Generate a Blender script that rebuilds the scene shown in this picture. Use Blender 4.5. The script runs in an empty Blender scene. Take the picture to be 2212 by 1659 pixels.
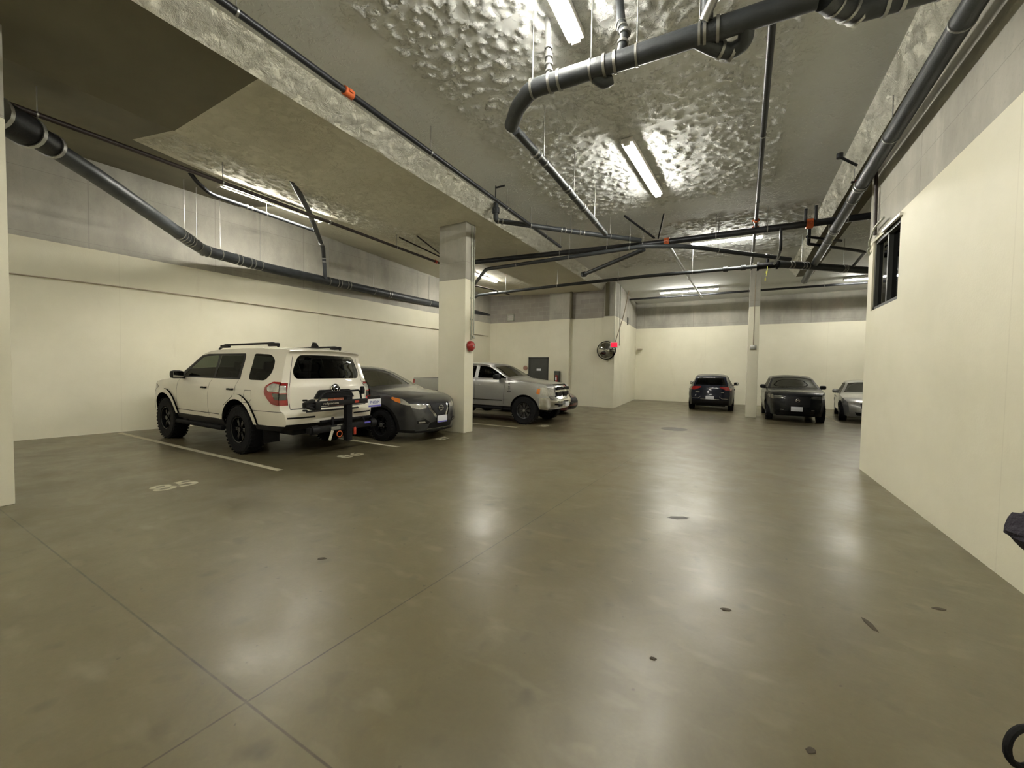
import bpy, bmesh, math, random
from mathutils import Vector, Matrix
from mathutils import noise as mnoise
from mathutils.geometry import delaunay_2d_cdt

# ------------------------------------------------------------------ camera, world, exposure
sc = bpy.context.scene
COL = sc.collection
R = math.radians
PITCH, ROLL, YAW, HC, FPX = R(1.97), R(-0.9), R(29.5), 1.5, 860.0
fh = Vector((-math.sin(YAW), math.cos(YAW), 0)); rt = Vector((math.cos(YAW), math.sin(YAW), 0)); zz = Vector((0, 0, 1))
fwd = math.cos(PITCH)*fh - math.sin(PITCH)*zz
up0 = math.sin(PITCH)*fh + math.cos(PITCH)*zz
r2 = math.cos(ROLL)*rt - math.sin(ROLL)*up0
u2 = math.sin(ROLL)*rt + math.cos(ROLL)*up0
cd = bpy.data.cameras.new('camera')
cam = bpy.data.objects.new('camera', cd); COL.objects.link(cam)
cam.matrix_world = Matrix(((r2.x, u2.x, -fwd.x, 0), (r2.y, u2.y, -fwd.y, 0), (r2.z, u2.z, -fwd.z, HC), (0, 0, 0, 1)))
cd.sensor_width = 36; cd.lens = FPX/2212*36; cd.clip_start = 0.05
sc.camera = cam
sc.view_settings.view_transform = 'Standard'; sc.view_settings.look = 'None'
sc.view_settings.gamma = 1; sc.view_settings.use_curve_mapping = False
sc.view_settings.exposure = 3.15
TUBE_E = 26.0
TUBE_COL = (1.0, 0.97, 0.88)
w = bpy.data.worlds.new('world'); sc.world = w; w.use_nodes = True
w.node_tree.nodes['Background'].inputs[0].default_value = (1.0, 0.93, 0.72, 1)
w.node_tree.nodes['Background'].inputs[1].default_value = 0.0
sc.cycles.use_denoising = True; sc.cycles.use_adaptive_sampling = True; sc.cycles.adaptive_threshold = .02
sc.cycles.max_bounces = 8; sc.cycles.diffuse_bounces = 4; sc.cycles.glossy_bounces = 4
sc.cycles.sample_clamp_indirect = 6

# ------------------------------------------------------------------ materials
def mat(name, col, rough=.6, metal=0, coat=0, emis=None, es=0, noise=0.0, nscale=8, bump=0.0, bscale=40, spec=.5):
    m = bpy.data.materials.new(name); m.use_nodes = True
    nt = m.node_tree; b = nt.nodes['Principled BSDF']
    b.inputs['Base Color'].default_value = (*col, 1); b.inputs['Roughness'].default_value = rough
    b.inputs['Metallic'].default_value = metal; b.inputs['Coat Weight'].default_value = coat
    b.inputs['Specular IOR Level'].default_value = spec
    if coat: b.inputs['Coat Roughness'].default_value = .06
    if emis:
        b.inputs['Emission Color'].default_value = (*emis, 1); b.inputs['Emission Strength'].default_value = es
    if noise or bump:
        tc = nt.nodes.new('ShaderNodeTexCoord')
    if noise:
        n = nt.nodes.new('ShaderNodeTexNoise'); n.inputs['Scale'].default_value = nscale; n.inputs['Detail'].default_value = 5
        nt.links.new(tc.outputs['Object'], n.inputs['Vector'])
        r = nt.nodes.new('ShaderNodeMapRange'); r.inputs[1].default_value = .3; r.inputs[2].default_value = .7
        r.inputs[3].default_value = 1-noise; r.inputs[4].default_value = 1+noise
        nt.links.new(n.outputs['Fac'], r.inputs[0])
        mx = nt.nodes.new('ShaderNodeVectorMath'); mx.operation = 'SCALE'; mx.inputs[0].default_value = col
        nt.links.new(r.outputs[0], mx.inputs['Scale']); nt.links.new(mx.outputs[0], b.inputs['Base Color'])
    if bump:
        n2 = nt.nodes.new('ShaderNodeTexNoise'); n2.inputs['Scale'].default_value = bscale; n2.inputs['Detail'].default_value = 4
        nt.links.new(tc.outputs['Object'], n2.inputs['Vector'])
        bp = nt.nodes.new('ShaderNodeBump'); bp.inputs['Strength'].default_value = bump; bp.inputs['Distance'].default_value = .02
        nt.links.new(n2.outputs['Fac'], bp.inputs['Height']); nt.links.new(bp.outputs[0], b.inputs['Normal'])
    return m

def glass(name, tint, gl=1.0):
    m = bpy.data.materials.new(name); m.use_nodes = True; nt = m.node_tree
    nt.nodes.remove(nt.nodes['Principled BSDF']); out = nt.nodes['Material Output']
    t = nt.nodes.new('ShaderNodeBsdfTransparent'); t.inputs[0].default_value = (*tint, 1)
    g = nt.nodes.new('ShaderNodeBsdfGlossy'); g.inputs['Roughness'].default_value = .03
    f = nt.nodes.new('ShaderNodeFresnel'); f.inputs[0].default_value = 1.5
    mm = nt.nodes.new('ShaderNodeMath'); mm.operation = 'MULTIPLY'; mm.inputs[1].default_value = gl
    nt.links.new(f.outputs[0], mm.inputs[0])
    mx = nt.nodes.new('ShaderNodeMixShader')
    nt.links.new(mm.outputs[0], mx.inputs[0]); nt.links.new(t.outputs[0], mx.inputs[1]); nt.links.new(g.outputs[0], mx.inputs[2])
    nt.links.new(mx.outputs[0], out.inputs[0])
    return m

class NT:
    def __init__(s, name):
        s.m = bpy.data.materials.new(name); s.m.use_nodes = True; s.nt = s.m.node_tree
        s.b = s.nt.nodes['Principled BSDF']; s.tc = s.nt.nodes.new('ShaderNodeTexCoord').outputs['Object']
    def node(s, t, **k):
        n = s.nt.nodes.new(t)
        for a, v in k.items():
            setattr(n, a, v)
        return n
    def link(s, a, b): s.nt.links.new(a, b)
    def noise(s, scale, detail=4, vec=None, rough=.5, dist=0, stretch=None):
        n = s.node('ShaderNodeTexNoise'); n.inputs['Scale'].default_value = scale; n.inputs['Detail'].default_value = detail
        n.inputs['Roughness'].default_value = rough; n.inputs['Distortion'].default_value = dist
        v = vec or s.tc
        if stretch:
            mp = s.node('ShaderNodeMapping'); mp.inputs['Scale'].default_value = stretch; s.link(v, mp.inputs[0]); v = mp.outputs[0]
        s.link(v, n.inputs['Vector']); return n.outputs['Fac']
    def rng(s, x, a, b, c, d):
        r = s.node('ShaderNodeMapRange')
        for i, v in enumerate((a, b, c, d)): r.inputs[i+1].default_value = v
        s.link(x, r.inputs[0]); return r.outputs[0]
    def math(s, op, a, b=None, c=None):
        n = s.node('ShaderNodeMath', operation=op)
        for i, v in enumerate((a, b, c)):
            if v is None: continue
            if isinstance(v, (int, float)): n.inputs[i].default_value = v
            else: s.link(v, n.inputs[i])
        return n.outputs[0]
    def mix(s, f, a, b):
        n = s.node('ShaderNodeMix', data_type='RGBA')
        if isinstance(f, (int, float)): n.inputs[0].default_value = f
        else: s.link(f, n.inputs[0])
        for i, v in ((6, a), (7, b)):
            if isinstance(v, tuple): n.inputs[i].default_value = (*v, 1)
            else: s.link(v, n.inputs[i])
        return n.outputs[2]
    def xyz(s):
        n = s.node('ShaderNodeSeparateXYZ'); s.link(s.tc, n.inputs[0]); return n.outputs
    def bump(s, h, strength, dist):
        n = s.node('ShaderNodeBump'); n.inputs['Strength'].default_value = strength; n.inputs['Distance'].default_value = dist
        s.link(h, n.inputs['Height']); s.link(n.outputs[0], s.b.inputs['Normal'])
    def done(s, col=None, rough=None):
        if col is not None: s.link(col, s.b.inputs['Base Color'])
        if rough is not None:
            if isinstance(rough, float): s.b.inputs['Roughness'].default_value = rough
            else: s.link(rough, s.b.inputs['Roughness'])
        return s.m

def m_floor():
    n = NT('sealed_concrete')
    big = n.noise(.55, 6, rough=.6, dist=.6); mid = n.noise(2.6, 6, rough=.65, dist=.8); fine = n.noise(45, 3)
    base = n.mix(n.rng(big, .35, .68, 0, 1), (.104, .089, .047), (.140, .120, .066))
    base = n.mix(n.rng(mid, .5, .8, 0, .5), base, (.175, .155, .10))
    base = n.mix(n.rng(mid, .25, .45, .5, 0), base, (.082, .071, .043))
    base = n.mix(n.rng(fine, .3, .7, 0, .12), base, (.06, .052, .04))
    # pale worn spots and dark oil spots
    sp = n.noise(3.1, 3, rough=.4, stretch=(1, 2.2, 1)); base = n.mix(n.rng(sp, .60, .85, 0, .45), base, (.26, .235, .16))
    ds = n.noise(5.3, 2, rough=.3); base = n.mix(n.rng(ds, .66, .86, 0, .6), base, (.035, .03, .02))
    sk = n.noise(22, 2, rough=.3); base = n.mix(n.rng(sk, .76, .80, 0, .6), base, (.04, .034, .022))
    x, y, z = n.xyz()
    # saw-cut joints
    jx = n.math('ABSOLUTE', n.math('ADD', n.math('MULTIPLY', y, -.05), n.math('ADD', x, 1.91)))
    jy = n.math('ABSOLUTE', n.math('SUBTRACT', y, .93))
    j = n.math('MINIMUM', jx, jy)
    wob = n.noise(9, 3)
    jm = n.rng(j, .003, .007, 1, 0)
    base = n.mix(n.math('MULTIPLY', jm, n.rng(wob, .3, .6, .35, .8)), base, (.025, .022, .016))
    rg = n.rng(n.noise(1.7, 5, rough=.6, dist=.5), .35, .7, .29, .42)
    h = n.math('ADD', n.math('MULTIPLY', fine, .15), n.math('MULTIPLY', n.noise(7, 4), .5))
    n.bump(h, .12, .02)
    n.b.inputs['Specular IOR Level'].default_value = .55
    return n.done(base, rg)

def m_paint(name='cream_wall_paint', c=(.78, .75, .60)):
    n = NT(name)
    a = n.noise(.8, 5, rough=.6); b = n.noise(5, 5)
    col = n.mix(n.rng(a, .35, .7, 0, .6), c, (c[0]*.86, c[1]*.86, c[2]*.82))
    st = n.noise(2.2, 4, rough=.6, stretch=(1, 1, .25)); col = n.mix(n.rng(st, .66, .8, 0, .35), col, (c[0]*.7, c[1]*.66, c[2]*.6))
    x, y, z = n.xyz(); q = n.math('ABSOLUTE', n.math('SUBTRACT', n.math('FRACT', n.math('DIVIDE', n.math('ADD', n.math('ADD', x, y), 40.3), 4.9)), .5)); col = n.mix(n.rng(q, .0, .002, .2, 0), col, (c[0]*.5, c[1]*.48, c[2]*.42))
    n.bump(n.math('ADD', n.noise(60, 3), n.math('MULTIPLY', b, 1.5)), .15, .01)
    return n.done(col, .55)

def m_conc(name='bare_concrete', c=(.40, .385, .33), seam=2.44):
    n = NT(name)
    a = n.noise(1.1, 6, rough=.65, stretch=(1, 1, .5)); st = n.noise(3.5, 5, rough=.6, stretch=(1, 1, .12)); f = n.noise(30, 4)
    col = n.mix(n.rng(a, .3, .7, 0, 1), (c[0]*.72, c[1]*.72, c[2]*.72), (c[0]*1.2, c[1]*1.2, c[2]*1.2))
    col = n.mix(n.rng(st, .6, .78, 0, .5), col, (c[0]*1.5, c[1]*1.5, c[2]*1.5))
    col = n.mix(n.rng(f, .6, .75, 0, .25), col, (c[0]*.5, c[1]*.5, c[2]*.5))
    x, y, z = n.xyz()
    def line(v, period, off):
        q = n.math('ABSOLUTE', n.math('SUBTRACT', n.math('FRACT', n.math('DIVIDE', n.math('ADD', v, off), period)), .5))
        return n.rng(q, .0, .006, 1, 0)
    s = n.math('MAXIMUM', line(n.math('ADD', x, y), seam, .4), line(z, 1.22, .25))
    col = n.mix(n.math('MULTIPLY', s, .55), col, (c[0]*.45, c[1]*.45, c[2]*.45))
    n.bump(n.math('ADD', f, n.math('MULTIPLY', a, 2)), .25, .01)
    return n.done(col, .8)

def m_block():
    n = NT('concrete_block')
    mp = n.node('ShaderNodeMapping'); mp.inputs['Rotation'].default_value = (R(90), 0, 0)
    n.link(n.tc, mp.inputs[0])
    br = n.node('ShaderNodeTexBrick'); br.inputs['Scale'].default_value = 2.5; br.inputs['Mortar Size'].default_value = .012
    br.inputs['Brick Width'].default_value = 1.0; br.inputs['Row Height'].default_value = .5
    br.inputs['Color1'].default_value = (.40, .37, .33, 1); br.inputs['Color2'].default_value = (.32, .30, .27, 1); br.inputs['Mortar'].default_value = (.47, .44, .39, 1)
    n.link(mp.outputs[0], br.inputs['Vector'])
    a = n.noise(1.2, 4); col = n.mix(n.rng(a, .35, .65, 0, .4), br.outputs['Color'], (.22, .2, .16))
    return n.done(col, .85)

def m_spray(name, c, c2, amp, scale=9, dens=(.52, .62), spec=.3):
    """sprayed rough ceiling coating: clumps standing out of a flatter ground"""
    n = NT(name)
    w1 = n.noise(scale, 6, rough=.7, dist=.5); w2 = n.noise(scale*3.1, 4, rough=.7)
    pat = n.noise(.8, 3)
    h = n.math('ADD', n.rng(w1, dens[0], dens[1]+.12, 0, 1), n.math('MULTIPLY', w2, .35))
    a = n.noise(.7, 5)
    col = n.mix(n.rng(a, .35, .65, 0, 1), c, c2)
    n.bump(h, 1.0, amp)
    n.b.inputs['Specular IOR Level'].default_value = spec
    return n.done(col, .85)

def m_tophalf():
    """slab soffit between the beams: trowelled and smooth, with raised clumps of sprayed coating lying in patches"""
    n = NT('slab_soffit')
    a = n.noise(.6, 5, rough=.6); w1 = n.noise(11, 4, rough=.6, dist=1.2); w2 = n.noise(34, 4, rough=.6)
    patch = n.rng(n.noise(1.3, 4, dist=.5), .40, .60, .15, 1)
    clump = n.math('MULTIPLY', n.rng(w1, .52, .62, 0, 1), patch)
    col = n.mix(n.rng(a, .3, .7, 0, 1), (.66, .675, .65), (.74, .75, .73))
    col = n.mix(n.rng(n.noise(.35, 3), .55, .7, 0, .6), col, (.74, .75, .73))
    col = n.mix(n.math('MULTIPLY', clump, .25), col, (.7, .69, .64))
    n.bump(n.math('ADD', clump, n.math('MULTIPLY', w2, .10)), .8, .012)
    return n.done(col, .8)

M = dict(
    floor=m_floor(), paint=m_paint(), conc=m_conc(), clump=m_spray('sprayed_clumps', (.78,.79,.76), (.86,.86,.84), .02, 14, (.45,.6)), block=m_block(), soffit=m_tophalf(),
    spray=m_spray('sprayed_coating', (.66, .63, .50), (.74, .71, .58), .022, 7, (.46, .62)),
    fluff=m_spray('thick_sprayed_coating', (.84, .82, .69), (.90, .88, .77), .05, 6, (.42, .6)),
    dark=mat('smooth_dim_concrete', (.15, .135, .085), .8, noise=.12, nscale=1.2),  # bare unsprayed concrete, its colour darkened further for the dim light there
    steel=mat('black_steel_pipe', (.035, .037, .042), .38, .5, noise=.2, nscale=6, bump=.1),
    iron=mat('black_drain_pipe', (.045, .05, .055), .45, .2, noise=.2, nscale=5, bump=.1, bscale=60),
    pale=mat('galvanised_pipe', (.30, .30, .29), .35, .8, noise=.1),
    zinc=mat('zinc_metal', (.36, .36, .34), .38, .8, noise=.1),
    red=mat('red_painted_metal', (.40, .04, .02), .4, noise=.1),
    orange=mat('orange_coupling', (.62, .13, .035), .45, noise=.1),
    tube=mat('lit_tube', (1, 1, 1), .5, emis=TUBE_COL, es=TUBE_E),
    housing=mat('white_fixture', (.75, .73, .68), .4, noise=.03),
    black=mat('black_plastic', (.006, .006, .007), .5, noise=.1, bump=.1, spec=.25),
    rubber=mat('tyre_rubber', (.007, .007, .008), .8, noise=.15, bump=.3, bscale=50, spec=.2),
    rim=mat('black_rim', (.02, .02, .022), .25, .5, coat=.3, spec=.3), rimg=mat('grey_rim', (.10, .10, .10), .3, .8, noise=.02),
    chrome=mat('chrome', (.78, .78, .76), .12, 1.0, noise=.02),
    silver=mat('silver_trim', (.5, .5, .49), .25, .9, noise=.03),
    white=mat('pearl_white_car_paint', (.80, .76, .65), .32, 0, coat=.9, noise=.01),
    grey=mat('graphite_car_paint', (.055, .057, .062), .30, .6, coat=.9, spec=.3, noise=.02),
    silverp=mat('silver_car_paint', (.38, .38, .365), .34, .6, coat=.7, noise=.02),
    navy=mat('dark_blue_car_paint', (.004, .006, .016), .4, .1, coat=.5, spec=.15, noise=.02),
    blackp=mat('black_car_paint', (.003, .004, .006), .4, .1, coat=.5, spec=.15, noise=.02),
    redp=mat('dark_red_car_paint', (.11, .010, .008), .3, .3, coat=1.0, noise=.02),
    beigep=mat('light_grey_car_paint', (.27, .27, .255), .36, .3, coat=1.0, noise=.02),
    lampr=mat('red_lamp_lens', (.30, .012, .012), .12, 0, coat=1.0, noise=.1),
    lampw=mat('clear_lamp_lens', (.55, .54, .50), .12, .5, coat=1.0, noise=.2, nscale=20),
    lampd=mat('smoked_lamp_lens', (.06, .06, .055), .12, .3, coat=1.0, noise=.2),
    amber=mat('amber_lens', (.70, .20, .02), .2, 0, coat=1.0, noise=.1),
    seat=mat('dark_seat_fabric', (.012, .012, .012), .9, noise=.2),
    plate=mat('white_plate', (.72, .74, .78), .4, noise=.03),
    blue=mat('blue_plate_print', (.03, .05, .30), .4, noise=.05),
    plater=mat('rust_coloured_plate_field', (.42, .13, .06), .45, noise=.15, nscale=30),
    line=mat('worn_white_floor_paint', (.46, .43, .31), .6, noise=.22, nscale=14),
    grate=mat('drain_grate_metal', (.05, .045, .035), .5, .5, noise=.2),
    mirror=mat('mirror_face', (.42, .42, .40), .04, 1.0, noise=.02),
    exitm=mat('lit_red_sign', (.6, .02, .03), .5, emis=(1.0, .0, .03), es=.16),
    door=mat('dark_grey_door_paint', (.055, .058, .052), .45, noise=.05),
    frame=mat('door_frame_paint', (.035, .037, .033), .45, noise=.05),
    bell=mat('red_bell_enamel', (.36, .025, .02), .3, coat=.5, noise=.05),
    cond=mat('light_green_grey_conduit', (.42, .43, .36), .45, .3, noise=.05),
    wire=mat('dark_cable', (.40, .34, .25), .6, noise=.1),
    brown=mat('brown_conduit', (.028, .018, .015), .5, noise=.1),
    leaf=mat('dry_leaf', (.05, .04, .025), .8, noise=.2),
    blueink=mat('blue_label', (.14, .13, .55), .4, noise=.05),
    cream=mat('cream_strap', (.50, .48, .38), .5, noise=.05),
    ppl=mat('purple_black_foam', (.020, .016, .026), .85, noise=.2, bump=.6, bscale=80),
)
for k_ in ('white','grey','silverp','navy','blackp','redp','beigep'):
    nt_ = M[k_].node_tree; b_ = nt_.nodes['Principled BSDF']; g_ = nt_.nodes.new('ShaderNodeNewGeometry'); d_ = nt_.nodes.new('ShaderNodeBsdfDiffuse'); d_.inputs[0].default_value = (.012,.012,.012,1)
    x_ = nt_.nodes.new('ShaderNodeMixShader'); nt_.links.new(g_.outputs['Backfacing'], x_.inputs[0]); nt_.links.new(b_.outputs[0], x_.inputs[1]); nt_.links.new(d_.outputs[0], x_.inputs[2]); nt_.links.new(x_.outputs[0], nt_.nodes['Material Output'].inputs[0])
G_CLEAR = glass('window_glass_clear', (.40, .45, .38), .45)
G_MID = glass('window_glass_tinted', (.30, .33, .28), .45)
G_DARK = glass('window_glass_privacy', (.05, .055, .055), .38)
M['win'] = glass('wall_window_glass', (.05, .06, .065), .8)

# ------------------------------------------------------------------ mesh helpers
def link(name, bm, m, parent=None, smooth=True, ang=35):
    me = bpy.data.meshes.new(name)
    bmesh.ops.recalc_face_normals(bm, faces=bm.faces) if smooth != 'keep' else None
    bm.to_mesh(me); bm.free()
    for mm in (m if isinstance(m, (list, tuple)) else [m]): me.materials.append(mm)
    if smooth:
        me.polygons.foreach_set('use_smooth', [True]*len(me.polygons)); me.set_sharp_from_angle(angle=R(ang))
    o = bpy.data.objects.new(name, me); COL.objects.link(o)
    if parent is not None: o.parent = parent
    return o
def tag(o, label=None, cat=None, group=None, kind=None):
    for k, v in (('label', label), ('category', cat), ('group', group), ('kind', kind)):
        if v: o[k] = v
    return o
def empty(name, loc, rz=0, label=None, cat=None, group=None):
    o = bpy.data.objects.new(name, None); COL.objects.link(o); o.empty_display_size = .1
    o.location = loc; o.rotation_euler = (0, 0, rz); return tag(o, label, cat, group)
def BM(): return bmesh.new()
def box(bm, a, b, bev=0, mi=0):
    x0, y0, z0 = a; x1, y1, z1 = b
    vs = [bm.verts.new(p) for p in ((x0,y0,z0),(x1,y0,z0),(x1,y1,z0),(x0,y1,z0),(x0,y0,z1),(x1,y0,z1),(x1,y1,z1),(x0,y1,z1))]
    fs = [bm.faces.new([vs[i] for i in q]) for q in ((0,3,2,1),(4,5,6,7),(0,1,5,4),(1,2,6,5),(2,3,7,6),(3,0,4,7))]
    for f in fs: f.material_index = mi
    if bev:
        es = list({e for f in fs for e in f.edges})
        bmesh.ops.bevel(bm, geom=es, offset=bev, segments=2, affect='EDGES', profile=.6)
def obox(bm, c, s, rot=None, bev=0, mi=0):
    b2 = BM(); box(b2, [-v/2 for v in s], [v/2 for v in s], bev, mi)
    mt = Matrix.Translation(c) @ (rot if rot else Matrix())
    bmesh.ops.transform(b2, matrix=mt, verts=b2.verts)
    me = bpy.data.meshes.new('t'); b2.to_mesh(me); b2.free(); bm.from_mesh(me); bpy.data.meshes.remove(me)
def frame_of(d):
    d = Vector(d).normalized(); a = Vector((0, 0, 1)) if abs(d.z) < .9 else Vector((1, 0, 0))
    u = d.cross(a).normalized(); v = d.cross(u).normalized(); return u, v
def cyl(bm, a, b, r, r2=None, n=16, caps=True):
    a, b = Vector(a), Vector(b); r2 = r if r2 is None else r2; u, v = frame_of(b-a)
    A = [bm.verts.new(a+(u*math.cos(t)+v*math.sin(t))*r) for t in [2*math.pi*i/n for i in range(n)]]
    B = [bm.verts.new(b+(u*math.cos(t)+v*math.sin(t))*r2) for t in [2*math.pi*i/n for i in range(n)]]
    for i in range(n): bm.faces.new((A[i], A[(i+1) % n], B[(i+1) % n], B[i]))
    if caps: bm.faces.new(A[::-1]); bm.faces.new(B)
def smooth_path(pts, rad):
    P = [Vector(p) for p in pts]; out = [P[0]]
    for i in range(1, len(P)-1):
        d1 = (P[i-1]-P[i]); d2 = (P[i+1]-P[i]); k = min(rad, d1.length*.45, d2.length*.45)
        a = P[i]+d1.normalized()*k; b = P[i]+d2.normalized()*k
        for j in range(6):
            t = j/5; out.append(a*(1-t)**2+P[i]*2*t*(1-t)+b*t*t)
    out.append(P[-1]); return out
def pipe(bm, pts, r, bend=.12, n=14):
    P = smooth_path(pts, bend) if len(pts) > 2 else [Vector(p) for p in pts]
    u, v = frame_of(P[1]-P[0]); rings = []
    for i, p in enumerate(P):
        d = ((P[i+1]-p) if i == 0 else (p-P[i-1]) if i == len(P)-1 else (P[i+1]-p).normalized()+(p-P[i-1]).normalized()).normalized()
        u = (u - d*u.dot(d)).normalized(); v = d.cross(u)
        rings.append([bm.verts.new(p+(u*math.cos(2*math.pi*k/n)+v*math.sin(2*math.pi*k/n))*r) for k in range(n)])
    for A, B in zip(rings, rings[1:]):
        for k in range(n): bm.faces.new((A[k], A[(k+1) % n], B[(k+1) % n], B[k]))
    bm.faces.new(rings[0][::-1]); bm.faces.new(rings[-1])
def lathe(bm, prof, n=32, axis='Y', c=(0, 0, 0), caps=True):
    """prof: (radius, along axis)"""
    rings = []
    for r, h in prof:
        ring = []
        for k in range(n):
            t = 2*math.pi*k/n; a, b = r*math.cos(t), r*math.sin(t)
            p = {'Y': (a, h, b), 'Z': (a, b, h), 'X': (h, a, b)}[axis]
            ring.append(bm.verts.new(Vector(p)+Vector(c)))
        rings.append(ring)
    for A, B in zip(rings, rings[1:]):
        for k in range(n): bm.faces.new((A[k], A[(k+1) % n], B[(k+1) % n], B[k]))
    if caps and prof[0][0] > 1e-4: bm.faces.new(rings[0][::-1])
    if caps and prof[-1][0] > 1e-4: bm.faces.new(rings[-1])
    bmesh.ops.remove_doubles(bm, verts=bm.verts, dist=1e-6)
def prism(bm, poly, h, mt):
    """poly in local xy extruded along +z by h and placed by matrix mt"""
    A = [bm.verts.new(mt @ Vector((x, y, 0))) for x, y in poly]; B = [bm.verts.new(mt @ Vector((x, y, h))) for x, y in poly]
    bm.faces.new(A[::-1]); bm.faces.new(B); n = len(poly)
    for i in range(n): bm.faces.new((A[i], A[(i+1) % n], B[(i+1) % n], B[i]))
def text_mesh(bm, s, size, mt, depth=.002, sx=1.0, mi=0, bold=0.0):
    cu = bpy.data.curves.new('t', 'FONT'); cu.body = s; cu.size = size; cu.align_x = 'CENTER'; cu.align_y = 'CENTER'; cu.extrude = depth; cu.offset = bold
    o = bpy.data.objects.new('t', cu); COL.objects.link(o)
    dg = bpy.context.evaluated_depsgraph_get(); dg.update()
    me = bpy.data.meshes.new_from_object(o.evaluated_get(dg))
    me.transform(mt @ Matrix.Diagonal((sx, 1, 1, 1)))
    for p in me.polygons: p.material_index = mi
    bm.from_mesh(me); bpy.data.meshes.remove(me); bpy.data.objects.remove(o); bpy.data.curves.remove(cu)
def basis(x, y, z, o):
    x, y, z = Vector(x), Vector(y), Vector(z)
    return Matrix(((x.x, y.x, z.x, o[0]), (x.y, y.y, z.y, o[1]), (x.z, y.z, z.z, o[2]), (0, 0, 0, 1)))
def quadgrid(bm, f, nu, nv, mi=0):
    V = [[bm.verts.new(f(i/nu, j/nv)) for j in range(nv+1)] for i in range(nu+1)]
    for i in range(nu):
        for j in range(nv):
            q = bm.faces.new((V[i][j], V[i+1][j], V[i+1][j+1], V[i][j+1])); q.material_index = mi

# ------------------------------------------------------------------ setting
def struct(name, bm, m, smooth=False):
    o = link(name, bm, m, None, smooth); o['kind'] = 'structure'; return o
def wall(name, p, q, s, t, top=M['conc'], low=M['paint'], z0=-.05, th=.25, holes=()):
    """vertical wall from p to q, its back on the left of p->q. s: height of the paint line at p, q; t: wall height at p, q"""
    bm = BM(); p = Vector((*p, 0)); q = Vector((*q, 0)); n = Vector(((q-p).y, -(q-p).x, 0)).normalized()*th
    def slab(l0, l1, h0, h1, mi):
        vs = []
        for off in (Vector((0,0,0)), n):
            vs += [bm.verts.new(p+off+zz*l0), bm.verts.new(q+off+zz*l1), bm.verts.new(q+off+zz*h1), bm.verts.new(p+off+zz*h0)]
        for f in ((0,1,2,3),(7,6,5,4),(0,4,5,1),(3,2,6,7),(0,3,7,4),(1,5,6,2)):
            bm.faces.new([vs[i] for i in f]).material_index = mi
    slab(z0, z0, s[0], s[1], 0); slab(s[0], s[1], t[0], t[1], 1)
    return struct(name, bm, [low, top])

bm = BM(); box(bm, (-14, -7, -.15), (9, 23, 0)); struct('floor', bm, M['floor'])
WL = [(-12.75, -6.2), (-12.0, 1.8), (-10.6, 16.5)]
wall('wall_left', WL[2], WL[1], (3.77, 3.92), (5.6, 6.0)); 
wall('wall_left', WL[1], WL[0], (3.92, 4.0), (6.0, 6.0))
wall('wall_back', (-4.85, 16.5), (-10.9, 16.5), (3.77, 3.77), (5.6, 5.6), top=M['block'])
wall('wall_side', (-4.9, 22.4), (-4.45, 16.85), (3.87, 3.80), (5.6, 5.6))
wall('wall_far', (9, 22.4), (-5.2, 22.4), (3.87, 3.87), (5.6, 5.6))
wall('wall_front', (-13, -6.2), (9, -6.2), (3.8, 3.8), (6, 6))
wall('wall_east', (8.5, -6.2), (8.5, 22.6), (3.8, 3.8), (5.6, 5.6))
# right wall with its window opening: pieces around the opening, one mesh
bm = BM()
XA, XB, YE = 1.80, 1.755, 8.32
def xr(y): return XA+(XB-XA)*y/8.3
wy0, wy1, wz0, wz1 = 6.95, 8.10, 2.50, 3.55
def rslab(y0, y1, z0, z1, mi):
    vs = [(xr(y0), y0, z0), (xr(y1), y1, z0), (xr(y1), y1, z1), (xr(y0), y0, z1)]
    vs += [(2.05, y, z) for (_, y, z) in vs]
    V = [bm.verts.new(v) for v in vs]
    for f in ((0,1,2,3),(7,6,5,4),(0,4,5,1),(3,2,6,7),(0,3,7,4),(1,5,6,2)): bm.faces.new([V[i] for i in f]).material_index = mi
rslab(-6.2, wy0, -.05, 3.62, 0); rslab(wy0, wy1, -.05, wz0, 0); rslab(wy1, YE, -.05, 3.58, 0); rslab(wy0, wy1, wz1, 3.59, 0)
rslab(-6.2, wy0, 3.62, 5.4, 1); rslab(wy0, wy1, 3.59, 5.4, 1); rslab(wy1, YE, 3.58, 5.4, 1)
struct('wall_right', bm, [M['paint'], M['conc']])
o = empty('window_1', (1.78, 7.5, 2.5)); o['kind'] = 'structure'
bm = BM()
for a, b in (((0, -.56, 0), (.10, -.50, 1.05)), ((0, .54, 0), (.10, .60, 1.05)), ((0, -.56, 0), (.10, .6, .05)), ((0, -.56, 1.0), (.10, .6, 1.05)), ((.01, .0, 0), (.09, .05, 1.05))): box(bm, a, b)
link('window_frame', bm, M['frame'], o, False)
bm = BM(); box(bm, (.06, -.52, .03), (.066, .02, 1.02)); link('pane', bm, M['win'], o, False)
bm = BM(); box(bm, (.04, .03, .03), (.046, .56, 1.02)); link('pane', bm, M['win'], o, False)
bm = BM(); box(bm, (.14, -.6, 0), (.17, .62, 1.06)); link('blind', bm, M['dark'], o, False)
bm = BM(); box(bm, (-.05, -.62, 1.05), (0.0, .12, 1.085)); link('head_trim', bm, M['housing'], o, False)

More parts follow.
